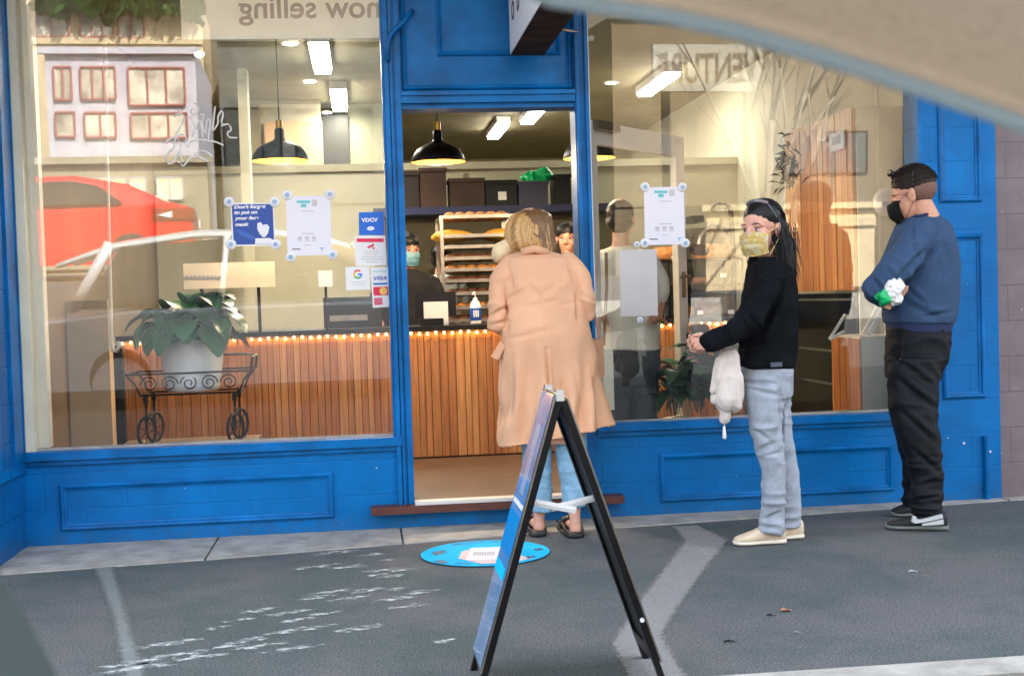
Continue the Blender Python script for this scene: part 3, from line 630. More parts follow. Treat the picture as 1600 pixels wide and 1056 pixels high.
# lever grinder / arched black machine behind the cabinet
gm = empty('coffee_machine', at(1120, 400, 2.8), 'dark lever coffee machine with a curved pipe behind the cabinet', 'coffee machine')
GY = 2.75
bm = B(); tube(bm, [at(1122, 325, GY), at(1133, 322, GY), at(1141, 325, GY), at(1143, 345, GY), at(1146, 405, GY), at(1147, 500, GY)], .022, 10); limb(bm, [(1116, 326, GY, 6), (1124, 322, GY, 6), (1132, 324, GY, 4)]); obj('column', bm, M['dark'], gm, smooth=True)
bm = B(); tube(bm, [at(1088, 500, GY-.1), at(1090, 400, GY-.1), at(1095, 370, GY-.1), at(1110, 352, GY-.1), at(1125, 355, GY-.1), at(1134, 372, GY-.1), at(1138, 400, GY-.1), at(1138, 500, GY-.1)], .02, 10); obj('bent_pipe', bm, M['steel'], gm, smooth=True)
a = at(1080, 348, GY+.05); b_ = at(1140, 355, GY+.05); bm = bbox(a.x, b_.x, GY+.05, GY+.4, at(1100, 520, GY).z, b_.z, .02); obj('machine_body', bm, mat('machine', (.10, .085, .06), .35), gm)
bm = bbox(a.x, at(1100, 345, GY).x, GY+.0, GY+.3, a.z, a.z+.05, .01); obj('lid', bm, M['dark'], gm)
# timber slatted screen high on the right: it faces left, a pale boxed column closes its street end
XS = 3.10
def side_slats(name, x, y0, y1, z0, z1, wd, gap, parent, mats, th=.018):
    bm = B(); y = y0
    while y < y1-.01:
        ww = min(wd*(1+.2*(rnd()-.5)*2), y1-y); box(bm, x-th*(1+.25*rnd()), x, y, y+ww, z0, z1, mi=random.randrange(len(mats))); y += ww+gap
    bev(bm, .0025); return obj(name, bm, mats, parent)
ps = empty('slatted_screen', (XS, 1.5, 1.3), 'tall timber slatted screen panel inside the right window', 'screen')
zs0, zs1 = at(1340, 453, .92).z, at(1337, 168, .92).z
side_slats('screen_slats', XS, .92, 2.2, zs0, zs1, .10, .010, ps, [M['slat'], M['slat2'], M['slat'], M['slat_d']])
bm = B(); box(bm, XS+.001, XS+.03, .921, 2.2, zs0, zs1-.01); obj('backing', bm, M['slat_b'], ps)
def onscr(px, py): # point on the screen face for a picture position
    d = ray(px, py); t = (XS-.030)/d.x; return Vector((XS-.030, CY+d.y*t, CH+d.z*t))
q = onscr(1307, 221); bm = B(); box(bm, XS-.031, XS-.028, q.y-.13, q.y+.13, q.z-.06, q.z+.06); nt_ = obj('paper_notice', bm, M['paper'], None, label='small white paper notice pinned high on the slatted timber screen', cat='notice')
bm = B(); box(bm, XS-.033, XS-.0315, q.y-.07, q.y+.07, q.z-.02, q.z+.035); obj('printed_block', bm, M['inkg'], nt_)
q = onscr(1287, 218); bm = B(); box(bm, XS-.031, XS-.028, q.y-.04, q.y+.04, q.z-.01, q.z+.01); obj('paper_tag', bm, M['white'], None, label='tiny white tag left of the notice on the timber screen', cat='tag')
bm = B(); box(bm, XS+.002, 3.498, .90, .919, FZ, zs1+.0); bev(bm, .005); obj('boxed_column', bm, mat('pale_column', (.70, .68, .50), .6, var=.04), None, label='pale boxed column beside the slatted screen at right', cat='column')
bm = B(); cyl(bm, (at(1373, 300, .88).x, .88, FZ), (at(1373, 300, .88).x, .88, CZ), .009); obj('wall_pipe', bm, M['cream_frame'], None, label='thin vertical pipe running up the pale column', cat='pipe')
q = at(1386, 316, .85); bm = B(); lathe(bm, [(.001, 0), (.085, 0), (.09, .01), (.09, .035), (.07, .06), (.001, .075)], (0, 0, 0), 28)
bmesh.ops.transform(bm, matrix=Matrix.Translation((q.x, .87, q.z)) @ Matrix.Rotation(R(90), 4, 'X'), verts=bm.verts); obj('wall_lamp', bm, M['white'], None, smooth=True, label='round white wall lamp on the pale wall behind the masked man', cat='lamp')
fr_ = empty('black_fridge', (XS, 1.5, FZ), 'large glossy black fridge under the slatted timber screen', 'fridge')
bm = bbox(XS-.02, XS+.35, .94, 2.45, FZ, zs0-.02, .01); obj('cabinet', bm, mat('gloss_black', (.008, .01, .009), .12, spec=.6), fr_)
bm = B()
for z in (zs0-.06, zs0-.40, zs0-.62): box(bm, XS-.032, XS-.0205, .96, 2.4, z-.008, z+.008)
obj('trim', bm, mat('dull_trim', (.10, .12, .11), .3), fr_)
pb = empty('slatted_plinth', (2.95, .7, FZ), 'low timber slatted plinth with a white front near the window', 'plinth')
XP = at(1347, 600, .5).x; z1 = at(1347, 526, .5).z
side_slats('plinth_slats', XP, .50, .96, FZ, z1-.012, .05, .005, pb, [M['slat'], M['slat_d'], M['slat']], th=.010)
bm = B(); box(bm, XP+.001, 3.49, .502, .96, FZ, z1-.013); box(bm, XP-.01, 3.49, .495, .96, z1-.012, z1); obj('plinth_body', bm, M['cream_frame'], pb)
fm = empty('folding_frame', at(1365, 500, .60), 'white painted folding wooden frame standing on the slatted plinth', 'folding frame')
def bar(bm, p, q, r=.014): tube(bm, [p, p.lerp(q, .5), q], r, 4)
bm = B(); bar(bm, at(1348, 523, .60), at(1374, 475, .60)); bar(bm, at(1357, 524, .58), at(1381, 478, .58), .018); bar(bm, at(1381, 478, .58), at(1386, 522, .62), .012); bar(bm, at(1390, 524, .62), at(1383, 490, .62), .01); obj('bars', bm, M['white'], fm)
fm = empty('slanted_bar', at(1310, 510, .9), 'white slanted wooden bars leaning left of the slatted plinth', 'wooden bars')
bm = B(); bar(bm, at(1296, 530, .7), at(1321, 491, .7), .011); bar(bm, at(1297, 531, .68), at(1319, 517, .68), .010); obj('bars', bm, M['white'], fm)
# dried arrangement
bm = B(); q = at(1240, 262, 1.3)
for k in range(170):
    d = Vector((random.gauss(-.5, .6), random.gauss(0, .5), random.gauss(0, .7))).normalized()*random.uniform(.03, .10); p = q+Vector((random.gauss(-.02, .03), 0, random.gauss(0, .07)))
    e_ = p+d; s_ = (Matrix.Rotation(rnd()*6, 3, d) @ d.orthogonal().normalized())*.008; m_ = p.lerp(e_, .6)+Vector((0, 0, .01)); bm.faces.new([bm.verts.new(v) for v in (p, m_+s_, e_, m_-s_)])
obj('dried_bouquet', bm, M['dry'], None, label='dark dried leafy bunch hanging beside the timber screen', cat='dried plant', recalc=False)
# lights --------------------------------------------------------------
def batten(pxn, pyn, pyf, label, w_=.13, L_=1.2, pw=1):
    # near end at pxn,pyn on the ceiling
    d = ray(pxn, pyn); t = (CZ-.09-CH)/d.z; p = Vector((d.x*t, CY+d.y*t, CZ-.09))
    tt = empty('batten_light', (p.x, p.y, p.z), label, 'ceiling light', 'lit ceiling battens')
    bm = bbox(p.x-w_/2-.012, p.x+w_/2+.012, p.y, p.y+L_, p.z+.02, CZ-.001, .006); obj('housing', bm, M['white'], tt)
    bm = bbox(p.x-w_/2, p.x+w_/2, p.y+.03, p.y+L_-.03, p.z-.012, p.z+.019, .01); obj('diffuser', bm, M['tube'], tt)
    ld = bpy.data.lights.new('batten_lamp', 'AREA'); ld.shape = 'RECTANGLE'; ld.size = w_; ld.size_y = L_; ld.energy = 42*INT*pw; ld.color = (1, .91, .70)
    lo = bpy.data.objects.new('batten_lamp', ld); col.objects.link(lo); lo.location = (p.x, p.y+L_/2, p.z-.03)
    lo.parent = tt; lo.matrix_parent_inverse = Matrix.Translation(-tt.location)
INT = .145
batten(497, 70, 115, 'brightest near ceiling batten, seen in the left window')
batten(528, 143, 178, 'second ceiling batten further back in the left window')
batten(787, 195, 222, 'ceiling batten seen through the open doorway')
batten(1052, 116, 153, 'slanted ceiling batten seen in the right window', pw=.3)
batten(846, 168, 178, 'ceiling batten just under the blue door transom')
def downlight(px, py, label, zc=CZ):
    d = ray(px, py); t = (zc-.01-CH)/d.z; p = Vector((d.x*t, CY+d.y*t, zc-.005))
    tt = empty('downlight', p, label, 'downlight', 'round recessed downlights')
    bm = B(); lathe(bm, [(.001, -.004), (.05, -.004)], p, 24); obj('lens', bm, M['tube'], tt)
    bm = B(); lathe(bm, [(.05, -.006), (.068, -.006), (.07, 0)], p, 24); obj('rim', bm, M['white'], tt)
    ld = bpy.data.lights.new('downlight_lamp', 'SPOT'); ld.energy = 160*INT; ld.spot_size = R(120); ld.spot_blend = 1; ld.shadow_soft_size = .05; ld.color = (1, .94, .80)
    lo = bpy.data.objects.new('downlight_lamp', ld); col.objects.link(lo); lo.location = p-Vector((0, 0, .03)); lo.parent = tt; lo.matrix_parent_inverse = Matrix.Translation(-tt.location)
downlight(453, 70, 'nearest round downlight in the left window')
downlight(484, 129, 'middle round downlight in the left window')
downlight(511, 177, 'farthest round downlight in the left window')
downlight(955, 131, 'round downlight just right of the doorway')
# track spots
tr = empty('track_light', at(330, 8, .9), 'dark ceiling track at the top of the left window', 'track light')
a = at(245, 2, .9); b_ = at(592, 12, .9)
bm = B(); box(bm, a.x, b_.x, .88, .95, a.z-.02, a.z+.03); obj('rail', bm, mat('track', (.18, .15, .10), .5), tr)
def spot(px, py, Y, label):
    q = at(px, py, Y); t = empty('spot_lamp', q, label, 'spotlight', 'small silver spotlights')
    bm = B(); cyl(bm, q+Vector((0, 0, .11)), q+Vector((0, 0, .04)), .008); cyl(bm, q+Vector((0, 0, .045)), q+Vector((.01, -.01, -.012)), .018, .036, 16); obj('housing', bm, M['chrome'], t)
    bm = B(); ell(bm, q+Vector((.012, -.012, -.02)), (.032, .032, .02)); obj('lens', bm, M['tube'], t, smooth=True)
spot(330, 20, .9, 'silver spotlight at the top left of the window'); spot(309, 82, 2.6, 'smaller silver spotlight hanging below the track')
# pendants
def pendant(px, py, Y, rpx, label, top):
    q = at(px, py, Y); r = rpx/ppm(Y, q.x)
    t = empty('pendant_lamp', q, label, 'pendant lamp', 'black dome pendant lamps')
    prof = [(r, 0), (r, .012), (r*.93, .045), (r*.78, .085), (r*.45, .115), (r*.20, .135), (r*.17, .15), (r*.17, .20), (r*.10, .21), (.001, .212)]
    bm = B(); lathe(bm, prof, q, 40); obj('shade', bm, M['black'], t, smooth=True)
    bm = B(); lathe(bm, [(r*.985, .003), (r*.97, .012), (r*.9, .042), (r*.75, .08), (r*.4, .108), (.001, .112)], q, 40); obj('shade_lining', bm, M['lampin'], t, smooth=True)
    bm = B(); cyl(bm, q+Vector((0, 0, .21)), q+Vector((0, 0, .26)), .022); obj('cap', bm, mat('brass', (.6, .38, .08), .3, metal=1), t)
    bm = B(); cyl(bm, q+Vector((0, 0, .25)), Vector((q.x, q.y, CZ)), .004, n=6); obj('cord', bm, M['dark'], t)
    bm = B(); ell(bm, q+Vector((0, 0, .06)), (.03, .03, .035)); obj('bulb', bm, M['bulb'], t, smooth=True)
    ld = bpy.data.lights.new('pendant_bulb', 'POINT'); ld.energy = 75*INT; ld.color = (1, .80, .55); ld.shadow_soft_size = .04
    lo = bpy.data.objects.new('pendant_bulb', ld); col.objects.link(lo); lo.location = q+Vector((0, 0, .02)); lo.parent = t; lo.matrix_parent_inverse = Matrix.Translation(-t.location)
pendant(438, 252, 1.5, 44, 'black dome pendant lamp in the left window', 200)
pendant(685, 254, 1.5, 42, 'black dome pendant lamp seen through the open doorway', 200)
pendant(921, 248, 1.5, 41, 'black dome pendant lamp half behind the right door post', 200)
# banner at the top of the left window, lettering reads from inside
bn = empty('banner', at(440, 30, .12), 'cream banner with reversed brown lettering across the window top', 'banner')
a = at(284, 62, .14); b_ = at(592, 62, .14)
bm = B(); box(bm, a.x, .136, .14, .146, (at(440, 61, .14)).z, 3.05); obj('panel', bm, mat('banner_vinyl', (.85, .80, .58), .5, var=.03), bn)
c = at(484, 20, .13); wtx = at(594, 20, .13).x-at(373, 20, .13).x
text('now selling', .2, (c.x, .1385, c.z+.012), M['inkbr'], bn, mirror=True, width=wtx, bold=.003)
# ---- open glass door inside the right window
dr = empty('glass_door', (1.26, .17, FZ), 'cream framed glass door standing open inside the right window', 'door')
hx, hy = 1.262, .17
e1 = at(1072, 450, 1.0); ang = math.atan2(1.02-hy, e1.x-hx); DL = math.hypot(e1.x-hx, 1.02-hy)+.03
Td = Matrix.Translation((hx, hy, 0)) @ Matrix.Rotation(ang, 4, 'Z')
zt_ = 2.19
def dbx(name, bm, m, parent=dr, **k):
    bmesh.ops.transform(bm, matrix=Td, verts=bm.verts); return obj(name, bm, m, parent, **k)
bm = B(); box(bm, 0, .10, 0, .04, FZ+.02, zt_); box(bm, DL-.115, DL, 0, .04, FZ+.02, zt_); box(bm, .10, DL-.115, 0, .04, zt_-.13, zt_); box(bm, .10, DL-.115, 0, .04, FZ+.02, FZ+.30); bev(bm, .006, 2); dbx('door_frame', bm, mat('cream_gloss', (.92, .88, .76), .4))
bm = B(); bm.faces.new([bm.verts.new(p) for p in ((.10, .02, FZ+.30), (DL-.115, .02, FZ+.30), (DL-.115, .02, zt_-.13), (.10, .02, zt_-.13))]); dbx('door_glass', bm, M['clear'])
zh = at(1072, 432, .98).z
bm = B(); box(bm, DL-.075, DL-.035, -.008, -.001, zh-.13, zh+.03); bev(bm, .003); hp = dbx('handle_plate', bm, M['steel'])
bm = B(); cyl(bm, (DL-.055, -.008, zh), (DL-.055, -.05, zh), .009); tube(bm, [(DL-.055, -.05, zh), (DL-.10, -.055, zh), (DL-.18, -.05, zh-.004)], .009, 8); bmesh.ops.transform(bm, matrix=Td, verts=bm.verts); obj('lever', bm, M['steel'], hp, smooth=True)
bm = B(); box(bm, .06, .30, -.04, -.001, zt_-.05, zt_-.0); bev(bm, .006); dbx('door_closer', bm, M['steel'])
for py in (390, 513):
    q = at(1090, py, 1.0); bm = B(); limb(bm, [(1085, py, 1.0, 9), (1100, py+1, 1.02, 9)]); bmesh.ops.scale(bm, vec=(1, 1, 1), verts=bm.verts); o = obj('door_bumper', bm, M['threshold'], dr, smooth=True)
    bm = B(); cyl(bm, at(1082, py, .96), at(1082, py, .94), .012); obj('bumper_screw', bm, M['dark'], o)
# plants ---------------------------------------------------------------
def leaf(bm, base, d, L, W, droop, up=Vector((0, 0, 1)), n=7):
    d = d.normalized(); s = d.cross(up); s = s.normalized() if s.length > .01 else Vector((1, 0, 0))
    p = base.copy(); pr = None; v = d.copy(); L0 = L/n
    for i in range(n+1):
        t = i/n; wd = W*math.sin(math.pi*(t**.75*.96+.02))**.8; nrm = s.cross(v).normalized()
        row = [bm.verts.new(p+s*wd+nrm*wd*.25), bm.verts.new(p), bm.verts.new(p-s*wd+nrm*wd*.25)]
        if pr: bm.faces.new((pr[0], row[0], row[1], pr[1])); bm.faces.new((pr[1], row[1], row[2], pr[2]))
        pr = row; p = p+v*L0; v = (v+Vector((0, 0, -droop/n))).normalized()
def plant_leaves(bm, c, N, spread, L, W, droop, upb=.7):
    for k in range(N):
        a = rnd()*6.283; e = random.uniform(.1, upb); d = Vector((math.cos(a)*(1-e*.5), math.sin(a)*(1-e*.5), e))
        st = c+Vector((math.cos(a), math.sin(a), 0))*spread*rnd()*.5+Vector((0, 0, rnd()*.08))
        tip = st+d*spread*random.uniform(.3, .9); tube(bm, [st-Vector((0, 0, .08)), st.lerp(tip, .5)+Vector((0, 0, .02)), tip], .003, 4)
        leaf(bm, tip, d, L*random.uniform(.7, 1.15), W*random.uniform(.7, 1.1), droop*random.uniform(.7, 1.3))
TY = .75
q = at(300, 545, TY); pot = empty('potted_plant', (q.x, TY, at(300, 612, TY).z), 'leafy green potted plant in a pale pot on the iron trolley', 'potted plant')
s_ = 1/ppm(TY, q.x); zb = at(300, 610, TY).z; hpot = 80*s_; rp = 48*s_
bm = B(); lathe(bm, [(.001, 0), (rp*.8, 0), (rp*.86, .02), (rp*.98, hpot*.55), (rp, hpot*.95), (rp*.97, hpot), (rp*.9, hpot), (rp*.88, hpot*.9), (.001, hpot*.88)], (q.x, TY, zb), 36); obj('pot', bm, M['pot'], pot, smooth=True)
bm = B(); plant_leaves(bm, Vector((q.x, TY, zb+hpot*.95)), 46, 40*s_*1.1, 70*s_, 25*s_, 2.2, upb=1.0)
plant_leaves(bm, Vector((q.x, TY-.02, zb+hpot*1.05)), 12, 56*s_, 62*s_, 26*s_, 2.6, upb=.6)
obj('leaves', bm, M['leaf2'], pot, smooth=True, recalc=False)
# trolley
TZ = at(300, 691, TY).z
bm = bbox(at(185, 600, TY).x, at(400, 600, TY).x, TY-.3, TY+.3, FZ, TZ-.001, .005); obj('display_platform', bm, M['beige_wall'], None, label='low display platform behind the left window sill under the plant trolley', cat='platform')
tl = empty('plant_trolley', (q.x, TY, TZ), 'wrought iron plant trolley with scrollwork and spoked wheels', 'plant trolley')
x0, x1 = at(197, 590, TY-.16).x, at(392, 580, TY-.16).x; zt_t = at(300, 580, TY).z; zb_t = at(300, 612, TY).z
bm = B(); ya, yb = TY-.17, TY+.17; ri = .006
def loop(z, e, r=ri):
    P = [Vector(p) for p in ((x0+e, ya+e*.4, z), (x1-e, ya+e*.4, z), (x1-e, yb-e*.4, z), (x0+e, yb-e*.4, z), (x0+e, ya+e*.4, z))]
    for i in range(4): tube(bm, [P[i], P[i].lerp(P[i+1], .5), P[i+1]], r, 6)
loop(zt_t, 0); loop(zb_t-.002, .07)
for x, e in ((x0, .07), (x1, -.07)):
    for y, ey in ((ya, .028), (yb, -.028)): tube(bm, [(x, y, zt_t), (x+e*.6, y+ey*.5, zt_t-.05), (x+e, y+ey, zb_t)], ri, 6)
hx_ = x1; tube(bm, [(hx_, yb, zt_t), (hx_+.01, yb, zt_t+.075), (hx_-.05, yb, zt_t+.085), (hx_-.22, yb, zt_t+.085)], ri*1.2, 6); tube(bm, [(hx_, ya, zt_t), (hx_+.01, ya, zt_t+.075), (hx_+.01, yb, zt_t+.075)], ri*1.2, 6)
obj('tray_frame', bm, M['iron'], tl)
bm = B(); ym = (ya+yb)/2; n = 5
for i in range(n):
    cx = x0+.07+(x1-x0-.14)*(i+.5)/n; sg_ = 1 if i % 2 else -1; rr0 = .05
    P = [Vector((cx+sg_*rr0*(1-t/22)*math.cos(t*.62), ya+.012, (zt_t+zb_t)/2+rr0*.95*(1-t/22)*math.sin(t*.62))) for t in range(18)]
    tube(bm, P, .0045, 5)
obj('scrollwork', bm, M['iron'], tl)
for x in (x0+.10, x1-.10):
    for y in (ya+.03, yb-.03):
        bm = B(); tube(bm, [(x, y, zb_t), (x, y, (zb_t+TZ)/2+.02), (x, y, TZ+.09)], .008, 6); box(bm, x-.012, x+.012, y-.012, y+.012, zb_t-.05, zb_t-.01); obj('leg', bm, M['iron'], tl)
for x in (x0+.10, x1-.10):
    for y in (ya+.03, yb-.03):
        bm = B(); n = 28; rw = .085
        Pq = [Vector((x+rw*math.cos(6.283*j/n)*.45, y+rw*math.cos(6.283*j/n)*.85, TZ+rw+.001+rw*math.sin(6.283*j/n))) for j in range(n)]
        for j in range(n): tube(bm, [Pq[j], Pq[j].lerp(Pq[(j+1) % n], .5), Pq[(j+1) % n]], .009, 5)
        for j in range(0, n, 4): tube(bm, [Vector((x, y, TZ+rw+.001)), Vector((x, y, TZ+rw+.001)).lerp(Pq[j], .5), Pq[j]], .003, 4)
        obj('wheel', bm, M['iron'], tl)
# floor plant behind the right window
q = at(1085, 655, .7); bush = empty('leafy_plant', (q.x, .7, FZ), 'bushy dark green plant behind the glass beside the open door', 'plant')
s_ = 1/ppm(.7, q.x); bm = B(); lathe(bm, [(.001, 0), (.12, 0), (.15, .28), (.13, .28), (.001, .26)], (q.x+.02, .7, FZ), 28); obj('pot', bm, M['pot'], bush, smooth=True)
bm = B()
for (cx, cy, N) in ((1068, 600, 16), (1100, 590, 18), (1090, 625, 16), (1055, 635, 10), (1120, 620, 14), (1110, 570, 10), (1150, 560, 6)):
    plant_leaves(bm, at(cx, cy, .7+random.uniform(-.1, .1)), int(N*1.7), .10, .165, .06, 1.8, upb=.9)
obj('leaves', bm, M['leaf'], bush, smooth=True, recalc=False)
# ================================================================== THE STREET OPPOSITE (seen mirrored in the windows)
M['render'] = mat('white_render', (.52, .51, .56), .8, var=.08, vs=3)
M['render2'] = mat('cream_render', (.62, .50, .30), .8, var=.12, vs=2)
M['brickf'] = mat('brick_front', (.34, .16, .10), .85, var=.2, vs=9)
M['dullred'] = mat('dull_red_paint', (.42, .13, .12), .6)
M['wglass'] = mat('far_window', (.05, .06, .06), .1, spec=.8)
M['warmwin'] = mat('lit_window', (.8, .6, .3), .4, emis=(1, .72, .36), es=.9)
M['bark'] = mat('bark', (.24, .20, .15), .9, var=.5, vs=8, bump=.5, bs=20, stretch=(3, 3, .5))
M['carred'] = mat('red_car_paint', (.80, .008, .012), .22, coat=1)
M['carsil'] = mat('silver_car_paint', (.60, .64, .66), .3, metal=.1, coat=1)
M['rubber'] = mat('rubber', (.015, .015, .015), .7)
M['ivy'] = mat('ivy', (.06, .12, .03), .7, var=.4, vs=6)
def facade(label, px0, py0, px1, py1, Yv, m, wins, wm, depth=6, wdt=None, zb=.32):
    a = refl(px0, py0, Yv); b = refl(px1, py1, Yv); x0, x1 = min(a.x, b.x), max(a.x, b.x)
    t = empty('terrace_building', ((x0+x1)/2, -Yv, zb), label, 'building')
    bm = B(); box(bm, x0, x1, -Yv-depth, -Yv, zb, a.z); box(bm, x0-.1, x1+.1, -Yv, -Yv+.12, a.z-.12, a.z); box(bm, x0, x1, -Yv, -Yv+.06, b.z-.05, b.z+.12); obj('wall', bm, m, t)
    for (wx0, wy0, wx1, wy1, nb, red) in wins:
        p = refl(wx0, wy0, Yv); q = refl(wx1, wy1, Yv)
        bm = B(); box(bm, p.x, q.x, -Yv+.01, -Yv+.03, q.z, p.z); w_ = obj('window', bm, wm, t)
        bm = B()
        for k in range(nb+1): x = p.x+(q.x-p.x)*k/nb; box(bm, x-.014, x+.014, -Yv+.03, -Yv+.07, q.z, p.z)
        box(bm, p.x, q.x, -Yv+.03, -Yv+.065, q.z-.03, q.z); box(bm, p.x, q.x, -Yv+.03, -Yv+.065, p.z, p.z+.03); obj('window_frame', bm, M['dullred'] if red == 1 else (M['dark'] if red == 2 else M['render']), w_)
    return t, x0, x1
M['curtain'] = mat('pale_curtained_window', (.52, .48, .38), .5, var=.55, vs=2.2)
facade('white rendered terrace with red trimmed windows across the street', 52, 75, 285, 236, 18, M['render'], [(66, 105, 94, 152, 2, 1), (106, 105, 160, 150, 3, 1), (178, 105, 265, 158, 3, 1), (68, 174, 98, 208, 1, 1), (112, 174, 160, 208, 2, 1), (182, 174, 268, 208, 3, 1)], M['curtain'])
facade('taller terrace with ivy topped parapet behind the white one', 40, 12, 300, 70, 25, M['render2'], [(46, 34, 98, 64, 2, 1), (115, 34, 165, 64, 3, 1), (172, 34, 212, 64, 2, 1)], M['curtain'], depth=5)
facade('low shop building with yellow lit display windows across the street', 40, 240, 300, 400, 16.5, mat('olive_front', (.36, .32, .22), .85, var=.15, vs=3), [(128, 272, 172, 300, 2, 0), (176, 271, 202, 300, 1, 0), (218, 270, 258, 300, 2, 0)], M['warmwin'], depth=1.4)
facade('long dull brown building opposite the right window', 930, 20, 1500, 300, 26, mat('brown_front', (.17, .13, .075), .85, var=.25, vs=1.2), [(1180, 200, 1340, 260, 5, 2)], M['wglass'])
facade('low cream wall building across the street at right', 1072, 306, 1345, 332, 17, M['render2'], [(1215, 314, 1250, 328, 2, 2)], M['wglass'], depth=2)
facade('dark grey shop building opposite the doorway', 320, 60, 900, 300, 24, mat('dark_front', (.10, .11, .10), .85, var=.2, vs=2), [(330, 170, 420, 260, 3, 2), (440, 170, 560, 260, 4, 2), (600, 170, 840, 260, 6, 2)], M['wglass'])
facade('long dark row of buildings added far across the street to block the sky', -1500, -60, 3000, 300, 29, mat('added_far_row', (.13, .115, .09), .85, var=.25, vs=.6), [], M['wglass'], depth=3)  # added backdrop: keeps bright sky out of the window reflections
bm = B()
for k in range(700):
    p = refl(random.uniform(50, 300), random.gauss(16, 9), 24.9); p.y += rnd()*.5
    d = Vector((random.gauss(0, 1), random.gauss(0, 1), random.gauss(0, 1))).normalized()*.14; s_ = d.orthogonal()*.7; bm.faces.new([bm.verts.new(v) for v in (p-d, p+s_, p+d, p-s_)])
obj('ivy', bm, M['ivy'], None, label='thick green ivy hanging over the parapet of the tall terrace', cat='ivy', kind='stuff', recalc=False)
# reversed-in-the-glass sign
vs = empty('street_sign', refl(1080, 95, 20), 'large white rooftop sign with dark block letters opposite the shop', 'sign')
a = refl(990, 60, 20); b_ = refl(1165, 130, 20)
bm = B(); box(bm, a.x, b_.x, -20.2, -20, b_.z, a.z); obj('panel', bm, mat('sign_board', (.34, .32, .26), .7), vs)
bm = B(); 
for x in (a.x+.3, b_.x-.3): box(bm, x-.08, x+.08, -20.2, -20.05, .32, b_.z)
obj('support', bm, M['dark'], vs)
text('VENTURE', .8, ((a.x+b_.x)/2, -19.985, (a.z+b_.z)/2), mat('sign_letters', (.12, .09, .06), .7), vs, face=1, width=(b_.x-a.x)*.92, height=(a.z-b_.z)*.62, bold=.012)
# street tree whose trunk and limbs show in the right window
tr_ = empty('street_tree', refl(1200, 330, 13.6), 'bare many-limbed pale street tree across the road', 'tree')
bm = B()
TYv = 13.9
def limbT(P, r0, r1, dep=0):
    n = len(P); tube(bm, P, [r0+(r1-r0)*i/(n-1) for i in range(n)], 8)
    if dep < 4:
        for k in range(3 if dep else 4):
            p = P[-1-(k % 2)]; d = (P[-1]-P[0]).normalized()
            d = (d+Vector((random.gauss(0, .45), random.gauss(0, .4), random.uniform(.0, .4)))).normalized(); L = (P[-1]-P[0]).length*random.uniform(.55, .8)
            q1 = p+d*L*.5+Vector((random.gauss(0, .08), 0, 0)); limbT([p, q1, p+d*L+Vector((random.gauss(0, .15), 0, .1))], r1*.85, r1*.35, dep+1)
base = refl(1165, 330, TYv); base.z = .32
for dx in (0, .22, -.2, .5): limbT([base+Vector((dx*.5, 0, 0)), base+Vector((dx*1.0, .05, 1.6)), base+Vector((dx*1.9+.1, 0, 3.0))], .10, .05)
obj('trunk', bm, M['bark'], tr_, smooth=True)
# ---- cars
def carbody(root, y0, y1, prof, belt, m, xo, flip=1, zo=0):
    """prof: side outline (x,z) of the lower body; belt: greenhouse outline"""
    ym = (y0+y1)/2; hw = (y1-y0)/2
    def shell(outl, inset0, inset1, name, mm, zlo, zhi):
        bm = B(); rows = []
        for f in (-1, -.92, -.6, 0, .6, .92, 1):
            rows.append([])
            for x, z in outl:
                k = (z-zlo)/(zhi-zlo) if zhi > zlo else 0; ins = inset0+(inset1-inset0)*max(0, min(1, k)); e = (1-abs(f)**6*.03) if abs(f) == 1 else 1
                rows[-1].append(bm.verts.new((xo+flip*x, ym+f*(hw-ins), zo+z*e)))
        for i in range(len(rows)-1):
            for j in range(len(outl)): bm.faces.new((rows[i][j], rows[i][(j+1) % len(outl)], rows[i+1][(j+1) % len(outl)], rows[i+1][j]))
        bm.faces.new(rows[0][::-1]); bm.faces.new(rows[-1]); return obj(name, bev(bm, .012, 2), mm, root)
    shell(prof, 0, .02, 'body', m, .2, .95)
    return shell
def wheels(root, xs, y0, y1, zo, xo, flip=1):
    for x in xs:
        for y, s in ((y0+.1, -1), (y1-.1, 1)):
            bm = B(); lathe(bm, [(.2, -.09), (.3, -.1), (.32, -.07), (.32, .07), (.3, .1), (.2, .09)], (0, 0, 0), 28); bmesh.ops.transform(bm, matrix=Matrix.Translation((xo+flip*x, y, zo+.32)) @ Matrix.Rotation(R(90), 4, 'X'), verts=bm.verts); w_ = obj('wheel', bm, M['rubber'], root, smooth=True)
            bm = B(); lathe(bm, [(.001, .0), (.2, .02), (.21, .08), (.2, -.08)], (0, 0, 0), 20); bmesh.ops.transform(bm, matrix=Matrix.Translation((xo+flip*x, y+s*.02, zo+.32)) @ Matrix.Rotation(R(90), 4, 'X'), verts=bm.verts); obj('rim', bm, M['chrome'], w_, smooth=True)
